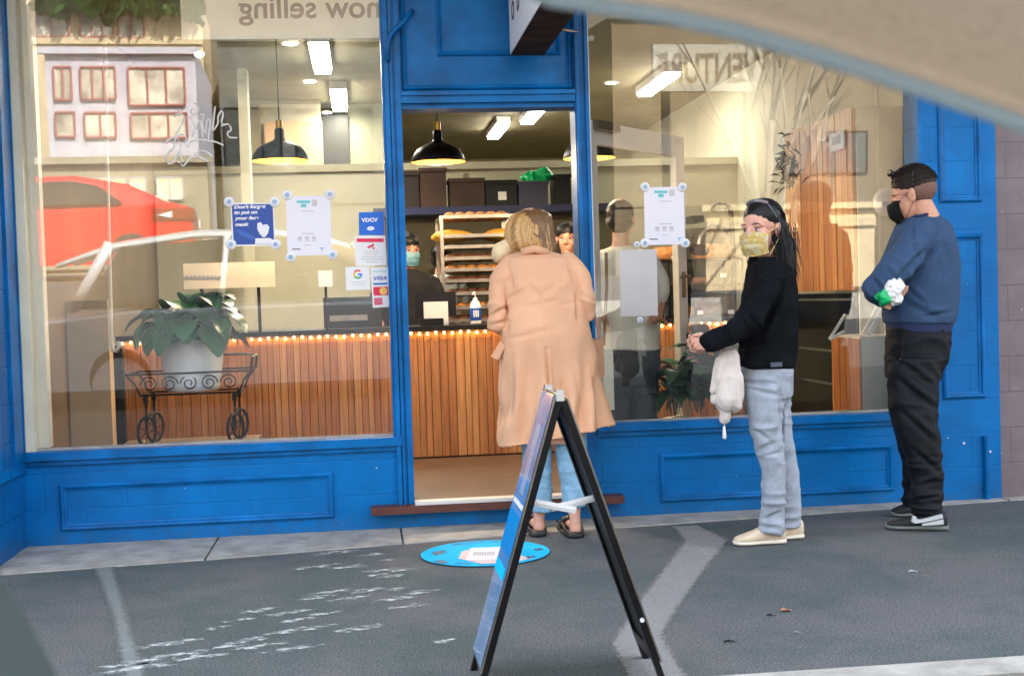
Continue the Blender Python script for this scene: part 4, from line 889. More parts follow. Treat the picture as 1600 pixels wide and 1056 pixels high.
# red hatchback parked across the street, tail towards the right
rp_ = refl(272, 345, 11.8)
xo = rp_.x; zo = rp_.z-.62
rc = empty('parked_car', (xo-2.1, -11.9, zo), 'bright red hatchback parked on the far side of the street', 'car')
bmq = B(); box(bmq, xo-6, xo+1.5, -14.6, -10.6, -.3, zo); obj('far_lane', bmq, M['asphalt'], kind='structure')
prof = [(0, .35), (.02, .6), (.10, .98), (.35, 1.04), (1.2, .98), (3.0, .92), (4.0, .80), (4.35, .62), (4.4, .35), (4.1, .22), (.3, .22)]
sh_ = carbody(rc, -12.8, -11.0, prof, None, M['carred'], xo, -1, zo)
sh_([(.28, 1.0), (.9, 1.30), (1.6, 1.42), (2.4, 1.40), (3.25, .92), (3.1, .9), (.4, .98)], .05, .25, 'roof', M['carred'], .95, 1.42)
bm = B(); prism(bm, [(xo-.95, zo+1.04), (xo-1.25, zo+1.27), (xo-1.6, zo+1.34), (xo-2.4, zo+1.32), (xo-3.0, zo+1.0)], -11.12, -11.02); obj('side_window', bm, M['wglass'], rc)
bm = bbox(xo-.55, xo-.02, -11.03, -10.99, zo+.80, zo+.95, .03); obj('tail_lamp', bm, mat('lamp_red', (.35, .05, .03), .2), rc)
bm = B(); prism(bm, [(xo-.5, zo+.86), (xo-.30, zo+.92), (xo-.30, zo+.82)], -10.99, -10.975); obj('lamp_lens', bm, M['white'], rc)
bm = bbox(xo+.0, xo+.02, -12.1, -11.7, zo+.68, zo+.80, .004); obj('number_plate', bm, M['white'], rc)
wheels(rc, (.85, 3.5), -12.8, -11.0, zo, xo, -1)
# silver hatchback in which the photographer sits, side window open
sc = empty('photographer_car', (0, -7.2, -.13), 'silver hatchback at the kerb with its beige lined window open', 'car')
y0, y1 = -8.0, -6.32; zo = -.13
prof = [(-2.7, .35), (-2.72, .6), (-2.6, .9), (-1.6, 1.0), (.75, 1.02), (1.9, .90), (2.35, .70), (2.4, .35), (2.1, .22), (-2.4, .22)]
sh_ = carbody(sc, y0, y1, [(x-.3, z) for x, z in prof], None, M['carsil'], 0, 1, zo)
M['lining'] = mat('beige_lining', (.20, .148, .105), .95, var=.08, vs=300, bump=.3, bs=500)
# roof: thin curved panel, lined inside
bm = B(); rows = []
for f in (-1, -.8, -.4, 0, .4, .8, 1):
    rows.append([[bm.verts.new((x, (y0+y1)/2+f*(.64), zo+z-(abs(f)**3)*.05+dz)) for dz in (0, -.04)] for x, z in ((-2.65, 1.52), (-2.1, 1.70), (-1.3, 1.80), (-.6, 1.81), (-.1, 1.76), (.30, 1.64))])
for i in range(len(rows)-1):
    for j in range(5):
        for k in (0, 1): bm.faces.new((rows[i][j][k], rows[i][j+1][k], rows[i+1][j+1][k], rows[i+1][j][k]))
for j in range(5):
    for r_ in (rows[0], rows[-1]): bm.faces.new((r_[j][0], r_[j+1][0], r_[j+1][1], r_[j][1]))
for i in range(len(rows)-1):
    for j in (0, 5): bm.faces.new((rows[i][j][0], rows[i+1][j][0], rows[i+1][j][1], rows[i][j][1]))
obj('roof', bm, M['carsil'], sc, smooth=True)
# window header / front pillar with fabric lining: its edge crosses the top right of the picture
def nr(px, py, dd):        # point on the view ray at distance dd
    return Vector((0, CY, CH))+ray(px, py)*dd
hd = [(560, -190), (760, -70), (870, -12), (960, 0), (1060, 16), (1160, 38), (1260, 67), (1360, 98), (1460, 132), (1560, 166), (1660, 204), (1900, 300), (2300, 470), (3000, 800)]
bm = B(); rows = []
for i, (px, py) in enumerate(hd):
    e0 = nr(px, py, .46); 
    up = nr(px+60, py-420, .50); out = e0+Vector((0, .05, .02)); top = up+Vector((0, .06, .05))
    m1 = nr(px+4, py-26, .452)
    rows.append([bm.verts.new(v) for v in (e0, m1, nr(px+20, py-120, .46), nr(px+45, py-300, .48), up, top, out+Vector((0, .01, .03)), out)])
for i in range(len(rows)-1):
    for j in range(8): bm.faces.new((rows[i][j], rows[i][(j+1) % 8], rows[i+1][(j+1) % 8], rows[i+1][j]))
bm.faces.new(rows[0]); bm.faces.new(rows[-1][::-1])
obj('window_header', bm, M['lining'], sc, smooth=True)
# seal strip along the header edge
bm = B(); tube(bm, [nr(px-2, py-6, .470)+Vector((0, .004, 0)) for px, py in hd], .0065, 8); obj('window_seal', bm, mat('grey_seal', (.09, .115, .13), .6), sc, smooth=True)
# rear door pillar at lower left
pp = [(-130, 640), (-40, 820), (0, 893), (45, 972), (90, 1056), (140, 1160), (200, 1300)]
bm = B(); rows = []
for px, py in pp:
    a_ = nr(px, py, .5); b2 = nr(px-260, py+40, .46); rows.append([bm.verts.new(v) for v in (a_, b2, b2+Vector((-.02, .05, 0)), a_+Vector((-.02, .05, 0)))])
for i in range(len(rows)-1):
    for j in range(4): bm.faces.new((rows[i][j], rows[i][(j+1) % 4], rows[i+1][(j+1) % 4], rows[i+1][j]))
bm.faces.new(rows[0]); bm.faces.new(rows[-1][::-1]); obj('door_pillar', bm, mat('dark_trim', (.010, .024, .027), .5), sc)
for P, r_ in (([(-2.1, y1-.14, zo+1.68), (-2.5, y1-.10, zo+1.0)], .06), ([(-2.1, y0+.14, zo+1.68), (-2.5, y0+.10, zo+1.0)], .06), ([(-.95, y1-.14, zo+1.74), (-1.05, y1-.05, zo+1.0)], .035), ([(-.95, y0+.14, zo+1.74), (-1.05, y0+.05, zo+1.0)], .035), ([(.30, y1-.12, zo+1.62), (.66, y1-.07, zo+1.26), (.90, y1-.05, zo+.99)], .035), ([(.26, y0+.14, zo+1.62), (.82, y0+.1, zo+1.0)], .04)):
    bm = B(); tube(bm, P, r_, 6); obj('roof_pillar', bm, M['carsil'], sc, smooth=True)
bm = B(); v = [bm.verts.new(p) for p in ((.30, y0+.15, zo+1.62), (.30, y1-.15, zo+1.62), (.85, y1-.1, zo+1.01), (.85, y0+.1, zo+1.01))]; bm.faces.new(v); obj('windscreen', bm, M['clear'], sc)
bm = B(); prism(bm, [(-2.42, zo+1.02), (-1.10, zo+1.02), (-1.02, zo+1.66), (-2.0, zo+1.64)], y1-.15, y1-.12); obj('rear_side_window', bm, M['wglass'], sc)
bm = B(); prism(bm, [(-2.42, zo+1.02), (.80, zo+1.02), (.30, zo+1.56), (-.2, zo+1.68), (-1.02, zo+1.70), (-2.0, zo+1.64)], y0+.10, y0+.12); obj('far_side_window', bm, M['wglass'], sc)
bm = bbox(-.55, -.15, -7.9, -7.35, .5, 1.15, .05); obj('driver_seat', bm, M['dark'], sc)
bm = B(); ell(bm, (.72, y1+.10, zo+1.05), (.09, .11, .07)); obj('door_mirror', bm, M['carsil'], sc, smooth=True)
bm = bbox(1.65, 2.06, y1-.35, y1-.02, zo+.62, zo+.76, .03); obj('headlight', bm, M['chrome'], sc)
bm = bbox(1.65, 2.06, y0+.02, y0+.35, zo+.62, zo+.76, .03); obj('headlight', bm, M['chrome'], sc)
wheels(sc, (-2.05, 1.25), y0, y1, zo, 0)
# ================================================================== POSTERS AND STICKERS ON THE GLASS
def ong(px, py, off=.004, left=True):     # point on the front of the pane
    xc = LXC if left else RXC; Y = .03
    for _ in range(4): p = at(px, py, Y); Y = gy(p.x, p.z, xc)-off
    return at(px, py, Y)
def sheet(name, P, m, parent=None, off=.004, left=True, t=.001, **k):
    bm = B(); quadslab(bm, [ong(x, y, off, left) for x, y in P], t); return obj(name, bm, m, parent, **k)
def rect(x0, y0, x1, y1): return [(x0, y0), (x1, y0), (x1, y1), (x0, y1)]
def cups(parent, L, r, left=True):
    for x, y in L:
        q = ong(x, y, .007, left); rr = r/ppm(0, q.x)
        bm = B(); lathe(bm, [(.001, -.006), (rr*.5, -.006), (rr*.8, -.004), (rr, 0), (rr*.98, .003)], (0, 0, 0), 22)
        bmesh.ops.transform(bm, matrix=Matrix.Translation(q) @ Matrix.Rotation(R(-90), 4, 'X'), verts=bm.verts); c = obj('suction_cup', bm, M['white'], parent, smooth=True)
        bm = B(); lathe(bm, [(.001, 0), (rr*.45, 0), (rr*.45, .002), (.001, .002)], (0, 0, 0), 18); bmesh.ops.transform(bm, matrix=Matrix.Translation(q+Vector((0, -.009, 0))) @ Matrix.Rotation(R(-90), 4, 'X'), verts=bm.verts); obj('cup_centre', bm, mat('cup_blue', (.28, .42, .62), .4), c)
def txt(s, x0, x1, y, m, parent, left=True, off=.0068, h=None, **k):
    a = ong(x0, y, off, left); b = ong(x1, y-(x1-x0)*.033, off, left); c = (a+b)/2; sc_ = ppm(0, c.x)
    o = text(s, .1, c, m, parent, width=(b-a).length, height=h/sc_ if h else None, **k)
    for v in o.data.vertices: v.co.y -= (v.co.x-c.x)*YAWG+(v.co.z-c.z)*TIL
    return o
M['bluegrey'] = mat('pale_blue_print', (.30, .48, .68), .5)
p = sheet('face_mask_poster', [(360, 317), (428, 317), (430, 384), (363, 385)], M['white'], label='square blue poster reading Don\'t forget to put on your face mask', cat='poster')
sheet('blue_field', [(362, 319.5), (426, 319), (428.3, 381.5), (365.3, 382.5)], M['posterblue'], p, off=.0055)
for s, x0, x1, y, h in (("Don't forget", 365.5, 415, 324.6, 7.6), ('to put on', 366, 402, 333.4, 7), ('your face', 366.5, 404.5, 342, 7), ('mask', 367, 389, 351, 5.6)): txt(s, x0, x1, y, M['white'], p, h=h, shear=.25, bold=.004)
sheet('print_figure', [(399, 372.5), (422, 372), (427.5, 375), (427.8, 381), (398.5, 381.6)], M['white'], p, off=.0068)
sheet('print_face', [(402, 349), (407, 347), (411, 352), (417, 350), (421, 355), (419, 364), (415, 370), (411, 371), (406, 366), (402, 358)], M['paper'], p, off=.0068)
sheet('print_mask', [(405, 357), (419, 356), (418.5, 363), (414, 369.5), (410.5, 370), (406.5, 365)], M['white'], p, off=.0078)
sheet('print_swoosh', [(366, 357), (380, 361), (398, 370), (396, 376), (376, 368)], mat('mid_blue', (.03, .13, .45), .4), p, off=.0068)
cups(p, [(358, 315.6), (429, 315.6), (360.8, 382), (430.6, 382)], 8.3)
def checkin(P, cupsL, left, label, ox, oy, r):
    p = sheet('notice_poster', P, M['paper'], left=left, label=label, cat='poster')
    def s(x0, y0, x1, y1, m): sheet('printed_mark', rect(ox+x0, oy+y0-.033*x0, ox+x1, oy+y1-.033*x0), m, p, off=.0056, left=left, t=.0006)
    s(17, 5.5, 38, 9.5, M['teal']); s(23.5, 11, 32, 16, M['teal']); s(41, 5, 49, 15, M['paper_g'])
    s(25, 22, 44, 23, M['inkg']); s(25, 57, 44, 58, M['inkg']); s(29, 75, 40, 75.8, M['inkg'])
    for k in range(3): s(19+11*k, 62, 25+11*k, 67, M['paper_g']); s(19+11*k, 68.5, 26+11*k, 69.3, M['inkg'])
    s(10, 80.5, 23, 82, M['ink']); s(53, 80, 60, 81.5, M['bluegrey']); s(55.5, 81.5, 57.5, 85, M['bluegrey'])
    cups(p, cupsL, r, left)
checkin([(446.3, 307), (516, 305.5), (518.5, 398.5), (449.5, 400)], [(448.7, 305), (515.6, 303.7), (454.4, 401.9), (519.6, 398)], True, 'tall white check-in notice with teal heading on the left window', 446.5, 308.5, 8.3)
checkin([(1006, 293), (1068.5, 291.5), (1070.3, 382), (1007.5, 383)], [(1007.8, 292.5), (1066, 292.5), (1007.5, 380), (1070.7, 380)], False, 'white check-in notice with teal heading on the right window', 1005, 293, 7.5)
p = sheet('blank_sheet', [(967.5, 391), (1026, 389.5), (1028, 493), (970, 494.5)], M['paper_g'], left=False, label='blank pale grey sheet hung below the right window notice', cat='sheet'); cups(p, [(995, 382), (1000, 500)], 5, False)
p = sheet('blue_sticker', [(560.6, 332), (599, 331), (600.3, 367.3), (561, 367.7)], M['stickblue'], label='blue sticker reading VDCV at the top of the sticker column', cat='sticker')
txt('VDCV', 564.6, 590.5, 344.2, M['white'], p, h=6.5, bold=.005, off=.0056)
bm = B(); c = ong(579, 357, .0056); n = 18; bm.faces.new([bm.verts.new((c.x+.021*math.cos(6.283*i/n), c.y, c.z+.011*math.sin(6.283*i/n))) for i in range(n)]); obj('oval_mark', bm, M['paper'], p)
p = sheet('warning_sticker', [(554, 369), (601.8, 368), (604, 414.6), (556, 415.4)], M['white'], label='white sticker with a red bar and red camera symbol', cat='sticker')
def s(x0, y0, x1, y1, m, name='printed_mark'): sheet(name, rect(x0, y0, x1, y1), m, p, off=.0056, t=.0006)
s(557.5, 372.6, 599.5, 378.4, M['red']); sheet('camera_symbol', [(573, 386), (584, 380.5), (584.5, 384.5), (576, 388)], M['red'], p, off=.0056); s(582, 386.5, 585, 389.5, M['red'])
for k, (x0, x1) in enumerate(((567, 593), (570, 590), (565, 597), (563, 599), (572, 590))): s(x0, 392.5+k*4, x1, 393.6+k*4, M['paper_g'])
p = sheet('search_sticker', [(539.8, 417.2), (577, 416.2), (578.3, 452.6), (540.8, 453.6)], M['white'], label='white square sticker with a multicoloured letter G', cat='sticker')
c = ong(559, 428.5, .0058); ro, ri_ = .0245, .0155
for nm, a0, a1, colr in (('red', 45, 150, (.75, .05, .03)), ('yellow', 150, 215, (.9, .55, .02)), ('green', 215, 310, (.03, .4, .1)), ('blue', 310, 362, (.04, .22, .75))):
    bm = B(); n = 10; pr_ = None
    for i in range(n+1):
        a = R(a0+(a1-a0)*i/n); row = [bm.verts.new((c.x+q*math.cos(a), c.y, c.z+q*math.sin(a))) for q in (ri_, ro)]
        if pr_: bm.faces.new((pr_[0], row[0], row[1], pr_[1]))
        pr_ = row
    if nm == 'blue': bm.faces.new([bm.verts.new((c.x+x, c.y-.0004, c.z+z)) for x, z in ((0, -.005), (.0245, -.005), (.0245, .004), (0, .004))])
    [setattr(v.co, 'y', v.co.y-(v.co.x-c.x)*YAWG-(v.co.z-c.z)*TIL) for v in bm.verts]; obj('letter_arc', bm, mat('g_'+nm, colr, .4), p)
s(548, 440.5, 571, 441.4, M['paper_g']); s(550, 444.2, 569, 445, M['paper_g'])
p = sheet('payment_sticker', [(579, 417.8), (605.8, 416.8), (609, 479.5), (582.6, 481)], M['white'], label='tall payment sticker reading VISA above a red and yellow card mark', cat='sticker')
s(582.5, 423.5, 603.5, 424.6, M['teal']); txt('VISA', 584, 604, 435, mat('visa_blue', (.02, .08, .45), .4), p, h=6.2, shear=.3, bold=.002, off=.0056)
sheet('blue_bar', [(583, 442.4), (605.5, 441.6), (605.8, 444.4), (583.2, 445.2)], mat('bar_blue', (.01, .14, .5), .4), p, off=.0056)
sheet('card_mark', [(583, 448.5), (606, 447.6), (606.8, 461), (583.8, 462)], M['red'], p, off=.0056)
bm = B(); c = ong(599, 454.7, .0068); bm.faces.new([bm.verts.new((c.x+.021*math.cos(6.283*i/20), c.y, c.z+.021*math.sin(6.283*i/20))) for i in range(20)]); [setattr(v.co, 'y', v.co.y-(v.co.x-c.x)*YAWG-(v.co.z-c.z)*TIL) for v in bm.verts]; obj('card_disc', bm, mat('card_yellow', (.9, .55, .12), .4), p)
sheet('pink_mark', [(584.2, 465.5), (597, 465), (598, 476), (585, 476.8)], mat('card_pink', (.7, .12, .2), .4), p, off=.0056)
# scribbled tag on the glass
G_ = [[(560, 160), (610, 200), (600, 270), (540, 300), (510, 270), (530, 230)], [(330, 330), (340, 290), (400, 280), (440, 320), (400, 420), (340, 520), (330, 600), (300, 700), (250, 740), (220, 800), (230, 860), (270, 880), (320, 850), (370, 720)],
      [(220, 640), (240, 600), (320, 560), (420, 520), (470, 560), (440, 640), (470, 690), (500, 640)], [(510, 340), (560, 430), (520, 580), (590, 420), (620, 330), (660, 560)], [(620, 300), (680, 290), (640, 380), (690, 560), (700, 370), (750, 340), (720, 600)],
      [(800, 200), (780, 400), (770, 500), (840, 400), (830, 320), (880, 240), (900, 300), (870, 400), (930, 420)], [(870, 430), (960, 400), (1000, 480), (940, 510), (960, 570), (1060, 570)], [(500, 620), (580, 590), (700, 600), (820, 620), (900, 660)],
      [(360, 850), (400, 870), (415, 920), (500, 820), (600, 720), (700, 730), (770, 790)], [(500, 800), (600, 790), (690, 830), (720, 850)], [(340, 560), (400, 620), (380, 720), (420, 860)]]
bm = B()
for S_ in G_:
    P = []
    for i in range(len(S_)-1):
        for t in (0, .33, .66): P.append((S_[i][0]+(S_[i+1][0]-S_[i][0])*t, S_[i][1]+(S_[i+1][1]-S_[i][1])*t))
    P.append(S_[-1]); Q = [P[0]]+[((P[i-1][0]+2*P[i][0]+P[i+1][0])/4, (P[i-1][1]+2*P[i][1]+P[i+1][1])/4) for i in range(1, len(P)-1)]+[P[-1]]
    tube(bm, [ong(230+x*.1325, 140+y*.1325, .003) for x, y in Q], [(.0042, .0008)]*len(Q), 6, ref=(.6, 0, -.8))
obj('scrawled_tag', bm, mat('white_marker', (.62, .62, .58), .5), None, label='white scrawled graffiti tag on the left window glass', cat='graffiti')
# pale board and card on the counter behind the left window
a = at(286, 412, 1.72); b_ = at(430, 448, 1.72); o = empty('price_board', at(358, 430, 1.74), 'long pale board with small dark lettering behind the plant', 'board')
bm = bbox(a.x, b_.x, 1.72, 1.735, b_.z, a.z, .003); obj('board_panel', bm, M['cream_frame'], o)
for k in range(9):
    q = at(292+k*6.5, 433, 1.715); bm = B(); box(bm, q.x-.011, q.x+.009, 1.716, 1.719, q.z-.008, q.z+.010); obj('faint_letter', bm, M['inkg'], o)
bm = B(); box(bm, a.x+.1, a.x+.12, 1.735, 1.76, cz, b_.z+.05); box(bm, b_.x-.12, b_.x-.1, 1.735, 1.76, cz, b_.z+.05); obj('board_legs', bm, M['dark'], o)
bm = bbox(at(497, 424, 1.75).x, at(519, 424, 1.75).x, 1.75, 1.756, at(508, 448, 1.75).z, at(508, 423, 1.75).z, .002); o = obj('menu_card', bm, M['paper'], None, label='small white card standing behind the left window stickers', cat='card')
bm = B(); box(bm, at(506, 424, 1.76).x, at(510, 424, 1.76).x, 1.757, 1.77, cz, at(508, 440, 1.75).z); obj('stand', bm, M['dark'], o)
o = empty('coffee_grinders', at(560, 480, 2.1), 'dark squat machine on the counter behind the stickers', 'machine')
a = at(505, 470, 2.1); b_ = at(596, 470, 2.1); bm = bbox(a.x, b_.x, 2.1, 2.35, cz+.001, a.z+.02, .02); obj('machine_body', bm, M['dark'], o)
bm = bbox(a.x+.04, b_.x-.1, 2.08, 2.098, cz+.05, cz+.09, .004); obj('steel_strip', bm, M['steel'], o)
# ================================================================== FLOOR DECAL AND A-FRAME
c = Vector((.537, -.79, 0)); rr = .308
fd = empty('floor_decal', c, 'round bright cyan floor sticker on the asphalt before the doorway', 'floor sticker')
bm = B(); bm.faces.new([bm.verts.new((c.x+rr*math.cos(6.283*i/64), c.y+rr*math.sin(6.283*i/64), .007)) for i in range(64)]); obj('disc', bm, M['cyan'], fd)
M['decaltext'] = mat('decal_print', (.0, .12, .22), .5)
for a0, n, rad in ((235, 12, .262), (62, 13, .262)):
    for i in range(n):
        if i in (4,): continue
        a = R(a0+i*5.0); q = c+Vector((rad*math.cos(a), rad*math.sin(a), .0082)); bm = B()
        d = Vector((math.cos(a), math.sin(a), 0)); s2 = Vector((-d.y, d.x, 0)); hh = .019; ww = .0045
        for (u0, u1, v0, v1) in ((-.009, -.009+ww, -hh, hh), (-.009, .008, hh-ww, hh) if i % 2 else (-.009, .008, -ww/2, ww/2), (.008-ww, .008, -hh, hh) if i % 3 else (-.009, .008, -hh, -hh+ww)):
            bm.faces.new([bm.verts.new(q+s2*u+d*v) for u, v in ((u0, v0), (u1, v0), (u1, v1), (u0, v1))])
        obj('printed_letter', bm, M['decaltext'], fd)
def onground(name, P, m, z): bm = B(); bm.faces.new([bm.verts.new((*gr(x, y, z).xy, z)) for x, y in P]); return obj(name, bm, m, fd)
onground('arrow', [(674, 862), (694, 859), (699, 862), (680, 868)], M['decaltext'], .0085); onground('arrow', [(677, 876), (690, 874), (702, 878), (690, 880)], M['decaltext'], .0085)
onground('arrow', [(833, 857), (846, 855), (849, 858), (838, 860)], M['decaltext'], .0085); onground('arrow', [(822, 869), (833, 867), (838, 869), (825, 872)], M['decaltext'], .0085)
onground('pale_field', [(716, 872), (722, 861), (737, 857), (800, 853), (816, 868), (833, 871), (800, 879), (752, 880)], mat('decal_pink', (.68, .55, .52), .6), .0085)
onground('white_field', [(736, 855.5), (784, 854), (782, 873.5), (728, 874.5)], M['paper'], .0098)
for k in range(8): onground('field_mark', [(741+k*4.2, 861.5-.02*k), (744+k*4.2, 861.4), (742.5+k*4.2, 867), (739.5+k*4.2, 867.1)], M['inkg'], .0105)
YN = -2.93; YFAR = -2.66
ap = at(873, 613, YN); Lp = at(752, 1056, YN); Rp = at(1040, 1056, YN)
def toG(p, q): t = (p.z-.0)/(p.z-q.z); return p+(q-p)*t
Lf = toG(ap, Lp); Rf = toG(at(884, 620, YN), Rp)
af = empty('pavement_sign', (ap.x, (YN+YFAR)/2, 0), 'black A-frame pavement sign with a blue poster face, seen end-on', 'a-frame sign')
def board(top, foot, outer):
    d = (foot-top).normalized(); nrm = Vector((-d.z, 0, d.x)); 
    if nrm.x*outer < 0: nrm = -nrm
    th = .021
    def sec(u0, u1, y0, y1, o0, o1, bm):
        L = (foot-top).length; P = []
        for y in (y0, y1):
            for u, o in ((u0, o0), (u1, o0), (u1, o1), (u0, o1)): q = top+d*(u*L)+nrm*o; P.append(bm.verts.new((q.x, y, q.z)))
        for f in ((0, 1, 2, 3), (7, 6, 5, 4), (0, 4, 5, 1), (1, 5, 6, 2), (2, 6, 7, 3), (3, 7, 4, 0)): bm.faces.new([P[i] for i in f])
    bm = B(); sec(0.01, .93, YN, YN+.03, -th, 0, bm); sec(0.01, .93, YFAR-.03, YFAR, -th, 0, bm); sec(.01, .05, YN+.03, YFAR-.03, -th, 0, bm); sec(.88, .93, YN+.03, YFAR-.03, -th, 0, bm); bev(bm, .003)
    fr = obj('board_frame', bm, M['black'], af)
    bm = B(); sec(.05, .88, YN+.03, YFAR-.03, -th*.6, -th*.3, bm); obj('board_panel', bm, M['dark'], fr)
    for ya_, yb_ in ((YN+.002, YN+.032), (YFAR-.032, YFAR-.002)): bm = B(); sec(.93, 1.0, ya_, yb_, -th, -.002, bm); obj('foot', bm, M['black'], fr)
    bm = B(); sec(.005, .935, YN-.001, YFAR+.001, .0005, .006, bm); obj('edge_trim', bm, M['steel'], fr)
    if outer < 0:
        def pr(u0, u1, v0, v1, m, o=.007, name='poster'): bm = B(); sec(u0, u1, YN+.012+(YFAR-YN-.024)*v0, YN+.012+(YFAR-YN-.024)*v1, o, o+.001, bm); return obj(name, bm, m, fr)
        pr(.012, .925, 0, 1, mat('violet_blue_poster', (.36, .42, .64), .12, var=.5, vs=3, c2=(.08, .32, .66), coat=.8))  # poster print, paled by gloss reflections mixed into its colour
        pr(.42, .56, .0, 1, mat('bright_blue_print', (.02, .36, .85), .12, coat=.8), .0085, 'printed_band'); pr(.60, .64, .1, 1, M['cyan'], .0085, 'printed_band'); pr(.385, .40, .0, .9, M['white'], .0085, 'printed_band')
        pr(.12, .36, .35, .62, mat('pale_glare', (.5, .6, .75), .15, coat=.8), .0085, 'glare_stripe')  # tall streak of reflected light painted onto the poster
    return fr
board(ap+Vector((-.004, 0, 0)), Lf, -1); board(at(884, 620, YN), Rf, 1)
t1 = ap+Vector((.004, .03, .008))
for ya_ in (YN-.003, YFAR-.033): bm = B(); box(bm, t1.x-.013, t1.x+.011, ya_, ya_+.033, t1.z-.035, t1.z+.0); bev(bm, .006, 2); obj('hinge', bm, M['chrome'], af)
bm = B(); k1 = at(832, 784, YN+.045); k2 = at(900, 797, YN+.045); k3 = at(862, 794, YN+.06); k4 = at(936, 776, YN+.06)
for p, q in ((k1, k2), (k3, k4)): tube(bm, [p, p.lerp(q, .5), q], [(.011, .003)]*3, 4, ref=(0, 0, 1))
obj('folding_stay', bm, M['white'], af)
bm = B(); q = at(1003, 968, YN-.001); cyl(bm, q, q+Vector((0, -.006, 0)), .007); obj('bolt', bm, M['white'], af)
# ================================================================== PEOPLE
def projN(P):
    v = P-np.array([0, CY, CH]); z = v@np.array(_f); return 800+FPX*(v@np.array(_R2))/z, 528-FPX*(v@np.array(_U2))/z
def gau(a, s): return np.exp(-(a/s)**2)
def crease(X, Yp, x0, y0, x1, y1, w, depth, soft=.25):
    """a fold line from (x0,y0) to (x1,y1) in picture px at the figure, pressed into the cloth"""
    dx, dy = x1-x0, y1-y0; L2 = dx*dx+dy*dy; t = ((X-x0)*dx+(Yp-y0)*dy)/L2; tc = np.clip(t, 0, 1)
    d = np.hypot(X-(x0+tc*dx), Yp-(y0+tc*dy)); s = ((X-x0)*dy-(Yp-y0)*dx)/math.sqrt(L2)
    return -depth*np.exp(-(d/w)**2)*np.sin(np.pi*np.clip(t, .03, .97))**.5 + depth*.6*np.exp(-((d-w*1.6)/w)**2)*(s > 0)*np.sin(np.pi*np.clip(t, 0, 1))
SKIN = mat('skin', (.60, .30, .19), .55, var=.08, vs=40, sss=.08)
SKIN2 = mat('skin_fair', (.68, .36, .26), .55, var=.08, vs=40, sss=.08)
HB = mat('black_hair', (.007, .006, .006), .42, spec=.3); HD = mat('dark_brown_hair', (.022, .013, .009), .55, spec=.25)
H1 = mat('blond_hair', (.56, .31, .10), .45); H2 = mat('light_blond_hair', (.78, .50, .22), .45); H3 = mat('brown_hair', (.17, .085, .03), .45)
def Tm(px, py, Y, fwd, pitch=0, s=1, roll=0):
    """head frame: x forward, y left, z up"""
    f = Vector((fwd[0], fwd[1], 0)).normalized(); a = math.atan2(f.y, f.x)
    return Matrix.Translation(at(px, py, Y)) @ Matrix.Rotation(a, 4, 'Z') @ Matrix.Rotation(pitch, 4, 'Y') @ Matrix.Rotation(roll, 4, 'X') @ Matrix.Diagonal((s, s, s, 1))
def head(bm, T, ears=True):
    ell(bm, (-.015, 0, .035), (.095, .074, .080), T); ell(bm, (.030, 0, -.030), (.060, .058, .083), T); ell(bm, (.036, 0, -.075), (.044, .043, .036), T); ell(bm, (.062, 0, -.098), (.018, .02, .015), T)
    for s in (-1, 1):
        ell(bm, (.056, s*.034, -.032), (.026, .021, .028), T); ell(bm, (.066, s*.030, .020), (.020, .024, .009), T)
        if ears: ell(bm, (-.006, s*.078, -.008), (.017, .007, .031), T); ell(bm, (-.012, s*.083, .004), (.012, .006, .022), T)
    ell(bm, (.078, 0, -.068), (.014, .023, .010), T); 
    tube(bm, [T @ Vector(p) for p in ((.082, 0, .018), (.094, 0, -.006), (.106, 0, -.030), (.098, 0, -.040))], [.007, .009, .013, .010], 10)
    ell(bm, (.092, .011, -.034), (.010, .009, .008), T); ell(bm, (.092, -.011, -.034), (.010, .009, .008), T)
def eyes(T, root, sides=(1, -1), hair=HB):
    for s in sides:
        bm = B(); ell(bm, (.0715, s*.031, .002), (.0125, .0125, .0062), T); e = obj('eye', bm, mat('eye_white', (.7, .66, .62), .25), root, smooth=True)
        bm = B(); ell(bm, (.0815, s*.030, .002), (.003, .0052, .0052), T); obj('iris', bm, mat('dark_iris', (.02, .01, .006), .15), e, smooth=True)
        bm = B(); tube(bm, [T @ Vector(p) for p in ((.076, s*.044, .004), (.0845, s*.035, .0095), (.085, s*.026, .0095), (.079, s*.017, .003))], [.001, .0018, .0018, .001], 6); obj('eyelid', bm, hair, e)
        bm = B(); tube(bm, [T @ Vector(p) for p in ((.074, s*.052, .022), (.086, s*.040, .030), (.090, s*.028, .029), (.090, s*.016, .025))], [.0012, .0028, .003, .0018], 6, ref=(0, 0, 1)); obj('eyebrow', bm, hair, root)
